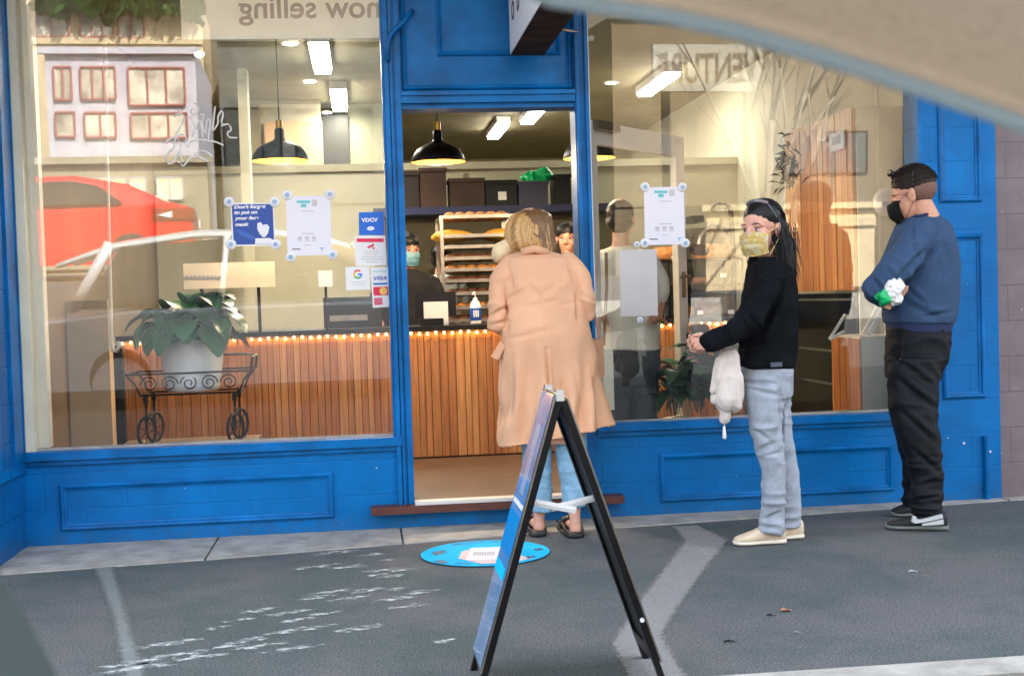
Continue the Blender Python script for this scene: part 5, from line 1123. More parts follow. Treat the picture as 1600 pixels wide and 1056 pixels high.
def face_mask(T, root, m, strap=None, pleats=True, fs=1.0):
    bm = B(); rows = []
    for i in range(17):
        v = i/16; z = -.005-.105*v; rows.append([])
        for j in range(25):
            u = j/24*2-1; a = u*1.35; bulge = math.sin(math.pi*min(1, v*1.05+.05))**.6
            x = .026+(.078+.014*bulge-(.02 if v < .1 else 0)-.012*max(0, v-.7)/.3)*math.cos(a)**.75*fs; y = math.sin(a)*(.070-.006*v)*fs
            if pleats: x += .0022*math.sin(v*math.pi*7)*math.cos(a)
            rows[-1].append(bm.verts.new(T @ Vector((x, y, z+.012*abs(u)**2*(1-2*v)*(-1)))))
    for i in range(16):
        for j in range(24): bm.faces.new((rows[i][j], rows[i][j+1], rows[i+1][j+1], rows[i+1][j]))
    g = bmesh.ops.solidify(bm, geom=bm.faces[:], thickness=.0015)
    o = obj('face_mask', bm, m, root, smooth=True)
    bm = B()
    for s in (-1, 1):
        for z0, z1 in ((-.012, .020), (-.105, -.030)): tube(bm, [T @ Vector(p) for p in ((.045, s*.066, z0), (.018, s*.078, (z0+z1)/2), (-.012, s*.083, z1))], .0016, 5)
    obj('ear_loop', bm, strap or m, o); return o
def finger(bm, p, d, n, L, r, curl):
    P = [p]; v = d.copy(); ax = d.cross(n).normalized()
    for k, f in enumerate((.42, .32, .26)):
        v = (Matrix.Rotation(-curl*(.6, 1, .8)[k], 3, ax) @ v).normalized(); P.append(P[-1]+v*L*f)
    rs = [r, r*.95, r*.85, r*.65]; Q = [P[0]-d*r]+P; tube(bm, Q+[P[-1]+v*r*.5], [r*.9]+rs+[r*.3], 8)
def hand(bm, wrist, d, n, side=1, curl=.6, s=1.0):
    """wrist point, direction of the fingers, palm normal (towards which the fingers curl), thumb side"""
    d = d.normalized(); n = (n-d*n.dot(d)).normalized(); w_ = d.cross(n).normalized()*side
    Mx = Matrix((( d.x, w_.x, n.x, wrist.x), (d.y, w_.y, n.y, wrist.y), (d.z, w_.z, n.z, wrist.z), (0, 0, 0, 1)))
    ell(bm, (.045*s, 0, 0), (.052*s, .040*s, .015*s), Mx); tube(bm, [wrist-d*.05*s, wrist, wrist+d*.03*s], [(.024*s, .019*s), (.025*s, .018*s), (.032*s, .016*s)], 10, ref=w_)
    for k, (o, L, r) in enumerate(((.030, .074, .0082), (.011, .082, .0085), (-.009, .077, .0082), (-.028, .060, .0072))):
        finger(bm, wrist+d*(.085-.004*abs(k-1))*s+w_*o*s, (d+w_*(.10-.07*k)).normalized(), n, L*s, r*s, curl+.08*k)
    th = (d*.6+w_*.75+n*.3).normalized(); P = [wrist+d*.022*s+w_*.026*s, wrist+d*.045*s+w_*.050*s+n*.006*s, wrist+d*.075*s+w_*.058*s+n*.018*s, wrist+d*.095*s+w_*.055*s+n*.028*s]
    tube(bm, P, [.014*s, .0115*s, .0095*s, .006*s], 8)
def strands(bm, N, fn, r=.0012, mi=lambda: 0, n=9):
    for k in range(N):
        P = fn(k/N)
        tube(bm, P, [r*(.6+.6*math.sin(math.pi*(i+.5)/len(P))) for i in range(len(P))], 3, mi=mi())
def lerpS(S, py):
    for i in range(len(S)-1):
        if S[i][0] <= py <= S[i+1][0]:
            t = (py-S[i][0])/(S[i+1][0]-S[i][0]); return [S[i][k]+(S[i+1][k]-S[i][k])*t for k in range(1, 5)]
    return list(S[0][1:5] if py < S[0][0] else S[-1][1:5])
def hair_strands(bm, S, Y, N, r=.0013, mats=1, back=True, wave=.02, x0=None):
    top, bot = S[0][0], S[-1][0]
    for k in range(N):
        u = rnd(); side = -1 if (rnd() < .8 or not back) else 1; a = top+(bot-top)*rnd()*.35; b_ = a+(bot-a)*random.uniform(.55, 1.04); ph = rnd()*6; P = []; n = 9
        for i in range(n):
            py = a+(b_-a)*i/(n-1); xl, xr, hd, dy = lerpS(S, py); uu = min(.995, max(.005, u+wave*math.sin(ph+i*.7)+ (.03*math.sin(i*.5+ph*2))))
            px = xl+(xr-xl)*uu; c = 2*uu-1; P.append(at(px, py, Y+dy+side*hd*(max(0, 1-abs(c)**2.3))**(1/2.3)+side*(.001+.003*rnd())))
        tube(bm, P, [r*q for q in (.5, .9, 1.1, 1.1, 1.1, 1, .9, .7, .35)], 3, mi=(int((math.sin(u*31)+math.sin(u*13+2)+2.2+rnd()*.9)/5*mats) if rnd() < .85 else random.randrange(mats)) % mats)
def shoe(root, toe, heel, m, msole, w_=.048, h=.075, name='shoe', solet=.026, mw=1):
    d = (toe-heel); L = d.length; d.normalize(); sd_ = Vector((-d.y, d.x, 0)); bm = B()
    def prof(secs, nm, mm, vox=None):
        bm = B(); rings = []
        for t, z0, z1, ww in secs:
            c = heel+d*(t*L); rings.append([bm.verts.new(c+sd_*(math.copysign(abs(math.cos(a))**.7, math.cos(a))*ww)+Vector((0, 0, (z0+z1)/2+(z1-z0)/2*math.copysign(abs(math.sin(a))**.8, math.sin(a))))) for a in [2*math.pi*j/20 for j in range(20)]])
        for i in range(len(rings)-1):
            for j in range(20): bm.faces.new((rings[i][j], rings[i][(j+1) % 20], rings[i+1][(j+1) % 20], rings[i+1][j]))
        bm.faces.new(rings[0][::-1]); bm.faces.new(rings[-1]); return obj(nm, bm, mm, root, smooth=True)
    s = solet
    up = prof([(0, s*.6, h*.75, w_*.5), (.02, s*.6, h*1.05, w_*.72), (.12, s*.5, h*1.12, w_*.85), (.3, s*.5, h*1.08, w_*.84), (.42, s*.5, h*.98, w_*.9), (.6, s*.5, h*.78, w_*1.0), (.78, s*.5, h*.60, w_*1.02), (.92, s*.5, h*.50, w_*.8), (.98, s*.6, h*.42, w_*.5)], name, m)
    so_ = prof([(-.015, .001, s, w_*.5), (.02, .001, s, w_*.8), (.2, .001, s, w_*.92), (.45, .001, s, w_*.88), (.75, .001, s*.95, w_*1.1), (.93, .002, s*.95, w_*.85), (1.01, .006, s, w_*.45)], 'sole', msole)
    so_.parent = up; so_.matrix_parent_inverse = Matrix.Identity(4)
    bm = B()
    for k in range(5):
        t = .42+.065*k; c = heel+d*(t*L); z = h*(1.0-.36*(t-.42)/.3)+.001; tube(bm, [c-sd_*.022+Vector((0, 0, z-.006)), c+Vector((0, 0, z+.002)), c+sd_*.022+Vector((0, 0, z-.006))], .0028, 5)
    lc = obj('laces', bm, m, up)
    return up
# ------------------------------------------------------------------ woman in the peach coat, back to us
Y1 = -.40
w1 = empty('person', gr(872, 836), 'woman in a long peach coat and pale jeans leaning into the doorway', 'person')
COAT = mat('peach_wool_coat', (.74, .42, .245), .9, var=.05, vs=5, bump=.3, bs=260, spec=.2)
JL = mat('light_blue_denim', (.24, .42, .56), .8, var=.18, vs=24, bump=.4, bs=300, spec=.2)
bm = B(); Th = Tm(826, 360, Y1+.24, (-.55, .85), pitch=R(20), s=.98); head(bm, Th)
tube(bm, [Th @ Vector((-.02, 0, -.05)), Th @ Vector((-.035, 0, -.13)), at(835, 410, Y1+.10)], [.05, .05, .07], 14)
slices(bm, [(400, 800, 880, .09, .13), (420, 786, 900, .12, .09), (480, 792, 908, .13, .03), (560, 800, 915, .14, 0), (640, 805, 925, .15, 0), (690, 815, 912, .13, 0)], Y1)
for S_ in ([(838, 640, Y1+.02, 26), (838, 720, Y1+.02, 18), (843, 780, Y1+.03, 11), (842, 812, Y1+.03, 8.5), (842, 824, Y1+.03, 9.5)], [(890, 640, Y1-.0, 28), (893, 720, Y1-.02, 19), (897, 780, Y1-.05, 12), (898, 808, Y1-.06, 8.5), (899, 828, Y1-.06, 9.5)]): limb(bm, S_)
for cx, cy, yy in ((841, 829, Y1+.02), (899, 831, Y1-.07)):
    hp_ = gr(cx, cy+4); b0 = Vector((hp_.x, hp_.y, .0)); tube(bm, [b0+Vector((0, -.015, .045)), b0+Vector((-.003, .01, .05)), b0+Vector((-.01, .10, .045)), b0+Vector((-.015, .19, .03)), b0+Vector((-.015, .23, .026))], [(.020, .02), (.031, .026), (.036, .026), (.042, .016), (.03, .008)], 12, ref=(1, 0, 0))
for S_ in ([(792, 418, Y1+.10, 12), (776, 460, Y1+.02, 12), (776, 508, Y1+.05, 11), (792, 512, Y1+.34, 8)], [(896, 414, Y1+.10, 12), (914, 450, Y1+.02, 12), (917, 490, Y1+.05, 11), (900, 500, Y1+.34, 8)]): limb(bm, S_)
hand(bm, at(796, 510, Y1+.36), Vector((.3, 1, .05)), Vector((0, 0, -1)), -1, .7); hand(bm, at(897, 498, Y1+.36), Vector((-.4, 1, .05)), Vector((0, 0, -1)), 1, .7)
blob('body', bm, SKIN2, w1, vox=.0045, sm=3)
bm = B()
cs = [(390, 812, 856, .065, .16), (396, 798, 874, .095, .14), (404, 785, 895, .125, .12), (420, 779, 905, .145, .10), (445, 781, 909, .155, .06), (480, 784, 915, .155, .03), (520, 782, 924, .16, 0), (560, 777, 934, .165, 0), (600, 775, 940, .17, 0), (640, 775, 947, .18, 0)]
slices(bm, cs, Y1, n=40)
rg = []
for (pl_, pr_, yl, yr, hd) in ((775, 947, 640, 640, .18), (776, 950, 665, 650, .185), (781, 954, 697, 661, .19)):
    a = at(pl_, yl, Y1); b_ = at(pr_, yr, Y1); c = (a+b_)/2; ux = (b_-a)/2; rg.append([bm.verts.new(c+ux*math.copysign(abs(math.cos(t))**.87, math.cos(t))+Vector((0, math.copysign(abs(math.sin(t))**.87, math.sin(t))*hd, 0))) for t in [2*math.pi*j/40 for j in range(40)]])
for i in range(2):
    for j in range(40): bm.faces.new((rg[i][j], rg[i][(j+1) % 40], rg[i+1][(j+1) % 40], rg[i+1][j]))
bm.faces.new(rg[0][::-1]); bm.faces.new(rg[-1])
sl = B(); limb(sl, [(799, 414, Y1+.10, 17), (783, 440, Y1+.04, 17), (777, 480, Y1+.0, 15), (777, 505, Y1+.0, 16), (790, 508, Y1+.12, 16), (800, 505, Y1+.30, 13)], 20)
sr = B(); limb(sr, [(886, 410, Y1+.10, 17), (905, 434, Y1+.05, 17), (915, 470, Y1+.0, 15), (914, 488, Y1+.0, 16), (905, 494, Y1+.12, 15), (895, 496, Y1+.30, 13)], 20)
def dcoat(P, N):
    X, Yp = projN(P); d = (vn(P*6, 1)-.5)*.012+(vn(P*np.array([4, 4, 9]), 2)-.5)*.012*np.clip((620-Yp)/100, 0, 1)
    low = np.clip((Yp-520)/150, 0, 1); d += low*.022*np.sin(P[:, 0]*48+2.5*vn(P*4, 3)*3)+low*(vn(P*np.array([17, 17, 2]), 5)-.5)*.034
    c = crease(X, Yp, 854, 545, 862, 690, 2.6, .022)+crease(X, Yp, 838, 396, 853, 545, 1.5, .0045)+crease(X, Yp, 800, 407, 879, 404, 1.5, .003)+crease(X, Yp, 835, 600, 828, 690, 5, .010)+crease(X, Yp, 880, 590, 890, 672, 5, .012)+crease(X, Yp, 925, 570, 940, 655, 5, .012)+crease(X, Yp, 800, 560, 800, 690, 5, .010)+crease(X, Yp, 792, 530, 870, 512, 5, .006)+crease(X, Yp, 810, 430, 850, 470, 6, .006)+crease(X, Yp, 885, 430, 845, 462, 6, .007); c += crease(X, Yp, 800, 455, 792, 420, 5, .016)+crease(X, Yp, 788, 470, 820, 452, 4, .010)+crease(X, Yp, 900, 440, 890, 412, 5, .014)+crease(X, Yp, 908, 470, 870, 478, 4, .007)
    c += crease(X, Yp, 815, 480, 880, 468, 5, .006)+crease(X, Yp, 830, 540, 812, 690, 6, .008)+crease(X, Yp, 895, 560, 915, 668, 6, .009)+crease(X, Yp, 764, 495, 796, 480, 4, .009)+crease(X, Yp, 766, 508, 798, 500, 4, .007)+crease(X, Yp, 790, 520, 786, 470, 4, .02)+crease(X, Yp, 905, 500, 903, 455, 4, .016)
    return (d+c*(N[:, 1] < .3))*(1-np.abs(N[:, 2]))**.7-.004
ct_ = blob('coat', bm, COAT, w1, vox=.0042, sm=3, disp=dcoat)
def dslv(P, N):
    X, Yp = projN(P); return (ridge(P*np.array([7, 7, 17])+P[:, [2, 0, 1]]*4, 12)-.5)*.015+(vn(P*9, 5)-.5)*.008+crease(X, Yp, 762, 496, 795, 478, 3.5, .012)+crease(X, Yp, 764, 510, 796, 500, 3.5, .010)+crease(X, Yp, 930, 470, 903, 458, 3.5, .010)
blob('sleeve', sl, COAT, w1, vox=.0055, sm=4, disp=dslv); blob('sleeve', sr, COAT, w1, vox=.0055, sm=4, disp=dslv)
bm = B(); tube(bm, [at(815, 394, Y1+.05), at(835, 389, Y1+.02), at(856, 394, Y1+.05)], [(.02, .012)]*3, 8, ref=(0, 0, 1)); obj('collar', bm, COAT, w1, smooth=True)
bm = B(); prism(bm, [tuple(at(x, y, Y1-.05).xz) for x, y in ((782, 533), (789, 541), (777, 562), (767, 557))], Y1-.075, Y1-.045); bev(bm, .006, 2); obj('pocket_flap', bm, COAT, w1)
bm = B(); slices(bm, [(640, 812, 862, .09, .03), (690, 815, 861, .085, .03), (740, 819, 862, .075, .03), (780, 825, 862, .065, .03), (792, 828, 862, .062, .03)], Y1); slices(bm, [(783, 827, 864, .068, .03), (797, 828, 864, .068, .03)], Y1)
slices(bm, [(640, 864, 918, .09, 0), (690, 866, 915, .085, -.01), (740, 873, 917, .075, -.03), (775, 879, 916, .065, -.05), (787, 880, 914, .062, -.05)], Y1); slices(bm, [(776, 879, 917, .068, -.05), (790, 880, 915, .068, -.05)], Y1); slices(bm, [(630, 805, 925, .12, 0), (668, 812, 918, .11, 0)], Y1)
blob('jeans', bm, JL, w1, vox=.005, sm=3, disp=lambda P, N: (ridge(P*np.array([8, 8, 26]), 7)-.55)*.010+(vn(P*20, 9)-.5)*.003)
M['slip'] = mat('black_slipper', (.012, .012, .013), .6)
for cx, cy in ((841, 833), (899, 835)):
    hp_ = gr(cx, cy+4); b0 = Vector((hp_.x, hp_.y, 0)); bm = B()
    tube(bm, [b0+Vector((0, -.045, .014)), b0+Vector((0, -.035, .014)), b0+Vector((-.005, .03, .014)), b0+Vector((-.012, .12, .014)), b0+Vector((-.015, .21, .016)), b0+Vector((-.015, .25, .016))], [(.02, .011), (.042, .014), (.046, .014), (.046, .014), (.05, .014), (.03, .010)], 16, ref=(1, 0, 0))
    for sx in (-1, 1): tube(bm, [b0+Vector((sx*.036, -.02, .022)), b0+Vector((sx*.044, .04, .034)), b0+Vector((sx*.046, .14, .05))], [.005, .007, .010], 6)
    tube(bm, [b0+Vector((-.055, .16, .03)), b0+Vector((-.035, .16, .07)), b0+Vector((-.01, .16, .08)), b0+Vector((.02, .16, .065)), b0+Vector((.036, .16, .03))], [(.035, .006)]*5, 8, ref=(0, 1, 0))
    obj('slipper', bm, M['slip'], w1, smooth=True)
hs = [(327, 826, 842, .03, .24), (331, 810, 854, .07, .235), (338, 797, 861, .10, .23), (350, 790, 864, .115, .225), (364, 788, 865, .12, .22), (378, 790, 868, .12, .20), (390, 798, 868, .10, .18), (398, 806, 862, .07, .17)]
bm = B(); slices(bm, hs, Y1, e=2); hb = blob('hair', bm, H3, w1, vox=.006, sm=3, disp=lambda P, N: (ridge(P*np.array([60, 60, 6]), 3)-.5)*.007)
bm = B(); hair_strands(bm, hs, Y1, 2300, .0016, 4, wave=.014); obj('hair_strands', bm, [H3, H1, H2, H1], hb, smooth=True)
bm = B(); T2 = Tm(800, 386, Y1+.26, (-.75, .65), pitch=R(25), s=1.15)
limb(bm, [(796, 384, Y1+.18, 12), (786, 392, Y1+.2, 15), (780, 400, Y1+.22, 12)]); ell(bm, at(781, 395, Y1+.2), (.042, .05, .05)); o = blob('face_mask', bm, mat('cream_mask', (.78, .62, .36), .8, var=.05), w1, vox=.005, sm=4, disp=lambda P, N: (ridge(P*18, 2)-.5)*.005)
bg_ = empty('handbag', at(936, 560, Y1+.1), 'tan leather bag hanging at the right side of the peach coat', 'bag')
bm = bbox(at(928, 560, Y1+.04).x, at(944, 560, Y1+.04).x, Y1+.04, Y1+.24, at(936, 588, Y1+.1).z, at(936, 530, Y1+.1).z, .015); obj('bag_body', bm, mat('tan_leather', (.42, .22, .12), .5, var=.1), bg_)
bm = B(); tube(bm, [at(938, 534, Y1+.12), at(925, 470, Y1+.16), at(905, 405, Y1+.14)], .006, 6); obj('shoulder_strap', bm, mat('tan_leather_strap', (.42, .22, .12), .5), bg_)
# ------------------------------------------------------------------ woman in black sweater, yellow mask
Y2 = -.86
w2 = empty('person', gr(1205, 850), 'woman in a black sweater, pale grey jeans and yellow patterned mask', 'person')
bm = B(); T = Tm(1190, 359, Y2, (-.79, -.61), pitch=R(4), s=1.12); head(bm, T)
tube(bm, [T @ Vector((-.02, 0, -.05)), T @ Vector((-.03, 0, -.13)), at(1200, 425, Y2)], [.048, .047, .07], 14)
slices(bm, [(412, 1182, 1225, .09, 0), (440, 1176, 1232, .14, 0), (500, 1172, 1232, .13, 0), (570, 1172, 1224, .11, 0), (615, 1176, 1218, .09, 0)], Y2)
limb(bm, [(1196, 615, Y2-.05, 15), (1202, 700, Y2-.08, 13), (1210, 770, Y2-.08, 10), (1206, 820, Y2-.07, 8), (1206, 830, Y2-.07, 8)]); limb(bm, [(1206, 615, Y2+.05, 15), (1220, 700, Y2+.05, 12), (1230, 770, Y2+.04, 10), (1231, 816, Y2+.03, 7), (1231, 826, Y2+.03, 7)])
limb(bm, [(1206, 432, Y2-.14, 13), (1194, 465, Y2-.17, 12), (1170, 506, Y2-.19, 11), (1130, 528, Y2-.2, 8.5), (1112, 535, Y2-.2, 7.5)]); limb(bm, [(1195, 432, Y2+.14, 13), (1180, 470, Y2+.15, 12), (1160, 512, Y2+.08, 11), (1122, 532, Y2-.06, 8.5), (1108, 540, Y2-.12, 7.5)])
hand(bm, at(1113, 534, Y2-.2), Vector((-1, .05, -.12)), Vector((.1, .8, -.4)), -1, .75, .92); hand(bm, at(1110, 541, Y2-.10), Vector((-1, -.4, -.05)), Vector((.1, -.7, -.5)), 1, .8, .92)
blob('body', bm, SKIN2, w2, vox=.003, sm=3)
eyes(T, w2)
MY = mat('yellow_print_mask', (.88, .66, .16), .8, var=.5, vs=55, c2=(.88, .84, .58), lo=.47, hi=.53)
face_mask(T, w2, MY, MY)
SWB = mat('black_knit', (.006, .007, .009), .95, bump=.5, bs=300, var=.3, vs=60, spec=.1)
bm = B(); slices(bm, [(403, 1184, 1214, .055, .0), (409, 1176, 1226, .10, 0), (419, 1171, 1234, .14, 0), (445, 1167, 1239, .165, 0), (480, 1164, 1241, .165, 0), (520, 1159, 1241, .155, 0), (550, 1156, 1240, .15, 0), (567, 1155, 1238, .15, 0), (573, 1156, 1236, .145, 0)], Y2, n=36)
sl = B(); limb(sl, [(1207, 428, Y2-.12, 19), (1196, 462, Y2-.16, 20), (1176, 500, Y2-.19, 18.5), (1145, 519, Y2-.2, 16), (1118, 531, Y2-.2, 13.5), (1108, 535, Y2-.2, 12.5)], 20); limb(bm, [(1192, 432, Y2+.13, 20), (1178, 470, Y2+.14, 19), (1162, 508, Y2+.07, 17), (1130, 528, Y2-.04, 14), (1112, 538, Y2-.10, 12)], 20)
def dsw(P, N):
    X, Yp = projN(P); d = (ridge(P*np.array([8, 8, 13]), 4)-.55)*.018+(vn(P*16, 2)-.5)*.006
    return d+(crease(X, Yp, 1222, 455, 1185, 530, 5, .018)+crease(X, Yp, 1200, 535, 1150, 545, 4, .014)+crease(X, Yp, 1170, 490, 1188, 516, 3.5, .010)+crease(X, Yp, 1158, 497, 1172, 520, 3.5, .009)+crease(X, Yp, 1188, 430, 1178, 480, 5, .010)+crease(X, Yp, 1185, 560, 1228, 500, 5, .008)+crease(X, Yp, 1130, 512, 1140, 532, 3, .007))*(N[:, 1] < .3)
blob('sweater', bm, SWB, w2, vox=.005, sm=4, disp=dsw)
def dsl2(P, N): return dsw(P, N)+(ridge(P*np.array([10, 10, 6])+P[:, [2, 0, 1]]*8, 9)-.5)*.014
blob('sleeve', sl, SWB, w2, vox=.005, sm=4, disp=dsl2)
JG = mat('pale_grey_denim', (.34, .38, .43), .8, var=.12, vs=24, bump=.35, bs=300, spec=.2)
bm = B(); slices(bm, [(560, 1160, 1236, .14, 0), (585, 1160, 1235, .145, 0), (612, 1163, 1234, .14, 0), (628, 1168, 1232, .11, 0)], Y2)
slices(bm, [(600, 1162, 1222, .085, -.07), (625, 1164, 1221, .085, -.07), (662, 1171, 1221, .08, -.08), (700, 1181, 1223, .07, -.08), (735, 1190, 1227, .065, -.08), (790, 1192, 1226, .055, -.08), (812, 1190, 1224, .055, -.07), (832, 1188, 1223, .056, -.07)], Y2)
slices(bm, [(600, 1180, 1235, .085, .07), (640, 1186, 1234, .08, .06), (694, 1202, 1238, .07, .05), (735, 1211, 1247, .065, .05), (790, 1214, 1249, .055, .04), (824, 1212, 1247, .056, .03)], Y2)
def djg(P, N):
    X, Yp = projN(P); k = np.clip((Yp-780)/30, 0, 1); d = (ridge(P*np.array([7, 7, 22]), 8)-.55)*.011*(1+k*1.2)+(vn(P*22, 4)-.5)*.003
    return d+(crease(X, Yp, 1163, 606, 1218, 618, 4, .010)+crease(X, Yp, 1218, 612, 1222, 690, 3, .016)+crease(X, Yp, 1180, 705, 1215, 690, 4, .008)+crease(X, Yp, 1184, 716, 1222, 706, 3, .006)+crease(X, Yp, 1172, 668, 1205, 690, 4, .007)+crease(X, Yp, 1190, 812, 1222, 800, 3, .010))*(N[:, 1] < .3)
blob('jeans', bm, JG, w2, vox=.005, sm=3, disp=djg)
bm = bbox(at(1203, 566, Y2-.15).x, at(1221, 566, Y2-.15).x, Y2-.162, Y2-.148, at(1210, 573, Y2-.15).z, at(1210, 566, Y2-.15).z, .003); obj('pocketed_phone', bm, mat('slate_blue', (.05, .07, .11), .4), w2)
SHC = mat('cream_suede', (.72, .57, .41), .8, var=.06, vs=30, bump=.2, bs=300); SHS = mat('cream_sole', (.78, .70, .58), .6)
a = gr(1147, 852); b_ = gr(1226, 848); shoe(w2, a, b_, SHC, SHS, h=.088, w_=.045); a = gr(1192, 845); b_ = gr(1253, 840); shoe(w2, a, b_, SHC, SHS, h=.088, w_=.045)
# hair
T_ = T
bm = B(); ell(bm, (-.022, 0, .056), (.094, .083, .080), T); ell(bm, (-.06, 0, -.02), (.06, .078, .09), T)
for S_ in ([(1212, 360, Y2+.02, 18), (1222, 385, Y2+.02, 18), (1226, 410, Y2+.03, 17), (1229, 435, Y2+.04, 15)], [(1219, 350, Y2-.04, 10), (1227, 380, Y2-.05, 12), (1230, 405, Y2-.07, 11), (1232, 425, Y2-.08, 8)], [(1180, 395, Y2+.08, 7), (1175, 410, Y2+.1, 8), (1174, 425, Y2+.1, 6)]): limb(bm, S_)
hb = blob('hair', bm, HB, w2, vox=.0035, sm=5, disp=lambda P, N: (ridge(P*np.array([55, 55, 8]), 3)-.5)*.002)
# hair swept back from the forehead and down past the ear
bm = B()
for k in range(420):
    y0 = random.uniform(-.076, .078); e0 = rnd()
    st = Vector((.052-2.2*y0*y0*3, y0*.80, .094+.010*rnd()-6*y0*y0)); A_ = Vector((-.03, y0*1.08, .122-.9*y0*y0*6)); C_ = Vector((-.11-.01*rnd(), y0*1.0, .03)); D_ = Vector((-.12, y0*1.05+.01*rnd(), -.08)); E_ = Vector((-.115+.03*rnd(), y0*1.1+(.02*rnd()-.01), -.2-.05*rnd()))
    if y0 > .04: A_ = Vector((-.02, y0*1.05, .085)); C_ = Vector((-.055, y0*1.12+.006, .01))
    P = [st, st.lerp(A_, .5)+Vector((.002, 0, .014)), A_, A_.lerp(C_, .5)+Vector((-.015, 0, .015)), C_, D_, E_]
    tube(bm, [T @ p for p in P], [.0012, .0017, .0018, .0018, .0017, .0014, .0007], 3)
for k in range(260):   # loose ends over the shoulder
    x_ = random.gauss(1224, 9); y_ = random.uniform(345, 400); dY = random.uniform(-.10, .06); L_ = random.uniform(35, 60); ph = rnd()*6
    tube(bm, [at(x_+L_*t*.16+2.0*math.sin(ph+t*4), y_+L_*t, Y2+dY-.03*t) for t in (0, .25, .5, .75, 1)], [.0014, .0016, .0014, .0011, .0005], 3)
for k in range(70):
    x_ = random.gauss(1176, 3); y_ = random.uniform(385, 400); ph = rnd()*6
    tube(bm, [at(x_+2.0*math.sin(ph+t*4)-3*t, y_+38*t, Y2+.02+.03*t) for t in (0, .25, .5, .75, 1)], [.0014, .0016, .0014, .0011, .0005], 3)
obj('hair_strands', bm, HB, hb, smooth=True)
bm = B(); tube(bm, [at(1199, 317.5, Y2-.08), at(1205, 325, Y2-.095), at(1214, 339, Y2-.095)], [.0025, .0032, .003], 6); tube(bm, [T @ Vector((.02, .055, .112)), T @ Vector((.035, .03, .122)), T @ Vector((.038, 0, .126)), T @ Vector((.035, -.03, .122)), T @ Vector((.02, -.055, .112))], [(.009, .004)]*5, 6, ref=(0, 0, 1)); obj('sunglasses', bm, mat('glossy_frame', (.12, .12, .13), .15, spec=.8), w2)
# folded pale umbrella / jacket hanging from the wrist
um = empty('folded_umbrella', at(1137, 600, Y2-.1), 'loosely furled cream umbrella hanging from the woman\'s wrist', 'umbrella')
bm = B()
slices(bm, [(548, 1128, 1150, .03, -.10), (556, 1127, 1152, .04, -.10), (575, 1122, 1154, .05, -.10), (600, 1119, 1157, .06, -.10), (622, 1117, 1159, .06, -.10), (634, 1121, 1156, .05, -.10), (641, 1128, 1150, .035, -.10)], Y2); limb(bm, [(1128, 565, Y2-.12, 8), (1120, 590, Y2-.13, 7), (1115, 610, Y2-.12, 4)]); limb(bm, [(1122, 600, Y2-.08, 8), (1117, 625, Y2-.1, 5)]); limb(bm, [(1135, 636, Y2-.1, 8), (1134, 653, Y2-.1, 7)]); limb(bm, [(1150, 590, Y2-.13, 9), (1156, 618, Y2-.12, 6)])
blob('canopy', bm, mat('cream_cloth', (.66, .58, .52), .85, var=.05), um, vox=.004, sm=2, disp=lambda P, N: (ridge(P*np.array([34, 34, 5]), 3)-.5)*.018+(ridge(P*np.array([16, 16, 14]), 6)-.5)*.010)
bm = B(); limb(bm, [(1133, 549, Y2-.1, 5), (1146, 547, Y2-.1, 5)]); obj('handle', bm, mat('taupe_handle', (.33, .26, .22), .5), um, smooth=True)
bm = B(); cyl(bm, at(1132, 655, Y2-.1), at(1132, 667, Y2-.1), .0015, n=6); limb(bm, [(1131.5, 667, Y2-.1, 2.0), (1132, 683, Y2-.1, 3.2)]); obj('toggle', bm, M['white'], um, smooth=True)
# ------------------------------------------------------------------ man in blue sweatshirt
Y3 = -.60
w3 = empty('person', gr(1430, 828), 'man in a blue sweatshirt, black track pants and black mask, arms folded', 'person')
bm = B(); T = Tm(1425, 305, Y3, (-.86, .50), pitch=R(12), s=1.14); head(bm, T)
tube(bm, [T @ Vector((-.025, 0, -.03)), T @ Vector((-.045, 0, -.11)), at(1443, 352, Y3)], [.055, .056, .080], 16)
slices(bm, [(345, 1420, 1470, .09, 0), (370, 1405, 1480, .16, 0), (430, 1396, 1482, .16, 0), (510, 1398, 1474, .12, 0), (550, 1402, 1460, .10, 0)], Y3)
limb(bm, [(1430, 545, Y3-.06, 18), (1428, 640, Y3-.11, 16), (1440, 720, Y3-.14, 13), (1447, 800, Y3-.17, 10), (1446, 812, Y3-.17, 12)]); limb(bm, [(1430, 545, Y3+.06, 18), (1424, 640, Y3+.14, 16), (1428, 720, Y3+.19, 12), (1428, 790, Y3+.22, 9), (1426, 798, Y3+.22, 12)])
limb(bm, [(1388, 464, Y3+.12, 8), (1390, 466, Y3-.06, 8), (1390, 468, Y3-.20, 8)]); limb(bm, [(1432, 385, Y3-.17, 13), (1374, 444, Y3-.19, 10), (1380, 452, Y3+.02, 8), (1400, 450, Y3+.16, 8)])
hand(bm, at(1390, 468, Y3-.24), Vector((.35, -.1, .9)), Vector((-.2, -.9, 0)), 1, .9, .95); hand(bm, at(1400, 450, Y3+.16), Vector((.9, .3, .2)), Vector((0, -1, 0)), 1, .5)
blob('body', bm, SKIN, w3, vox=.0035, sm=3)
MB_ = mat('black_mask', (.008, .008, .009), .75); face_mask(T, w3, MB_, MB_, pleats=False, fs=1.02)
bm = B(); ell(bm, (-.020, 0, .052), (.098, .080, .079), T)
hb = blob('hair', bm, HD, w3, vox=.004, sm=3)
bm = B(); ell(bm, (-.032, 0, .022), (.082, .0745, .075), T); blob('faded_hair', bm, mat('faded_hair', (.17, .09, .062), .8, var=.3, vs=150), w3, vox=.004, sm=3)
bm = B()
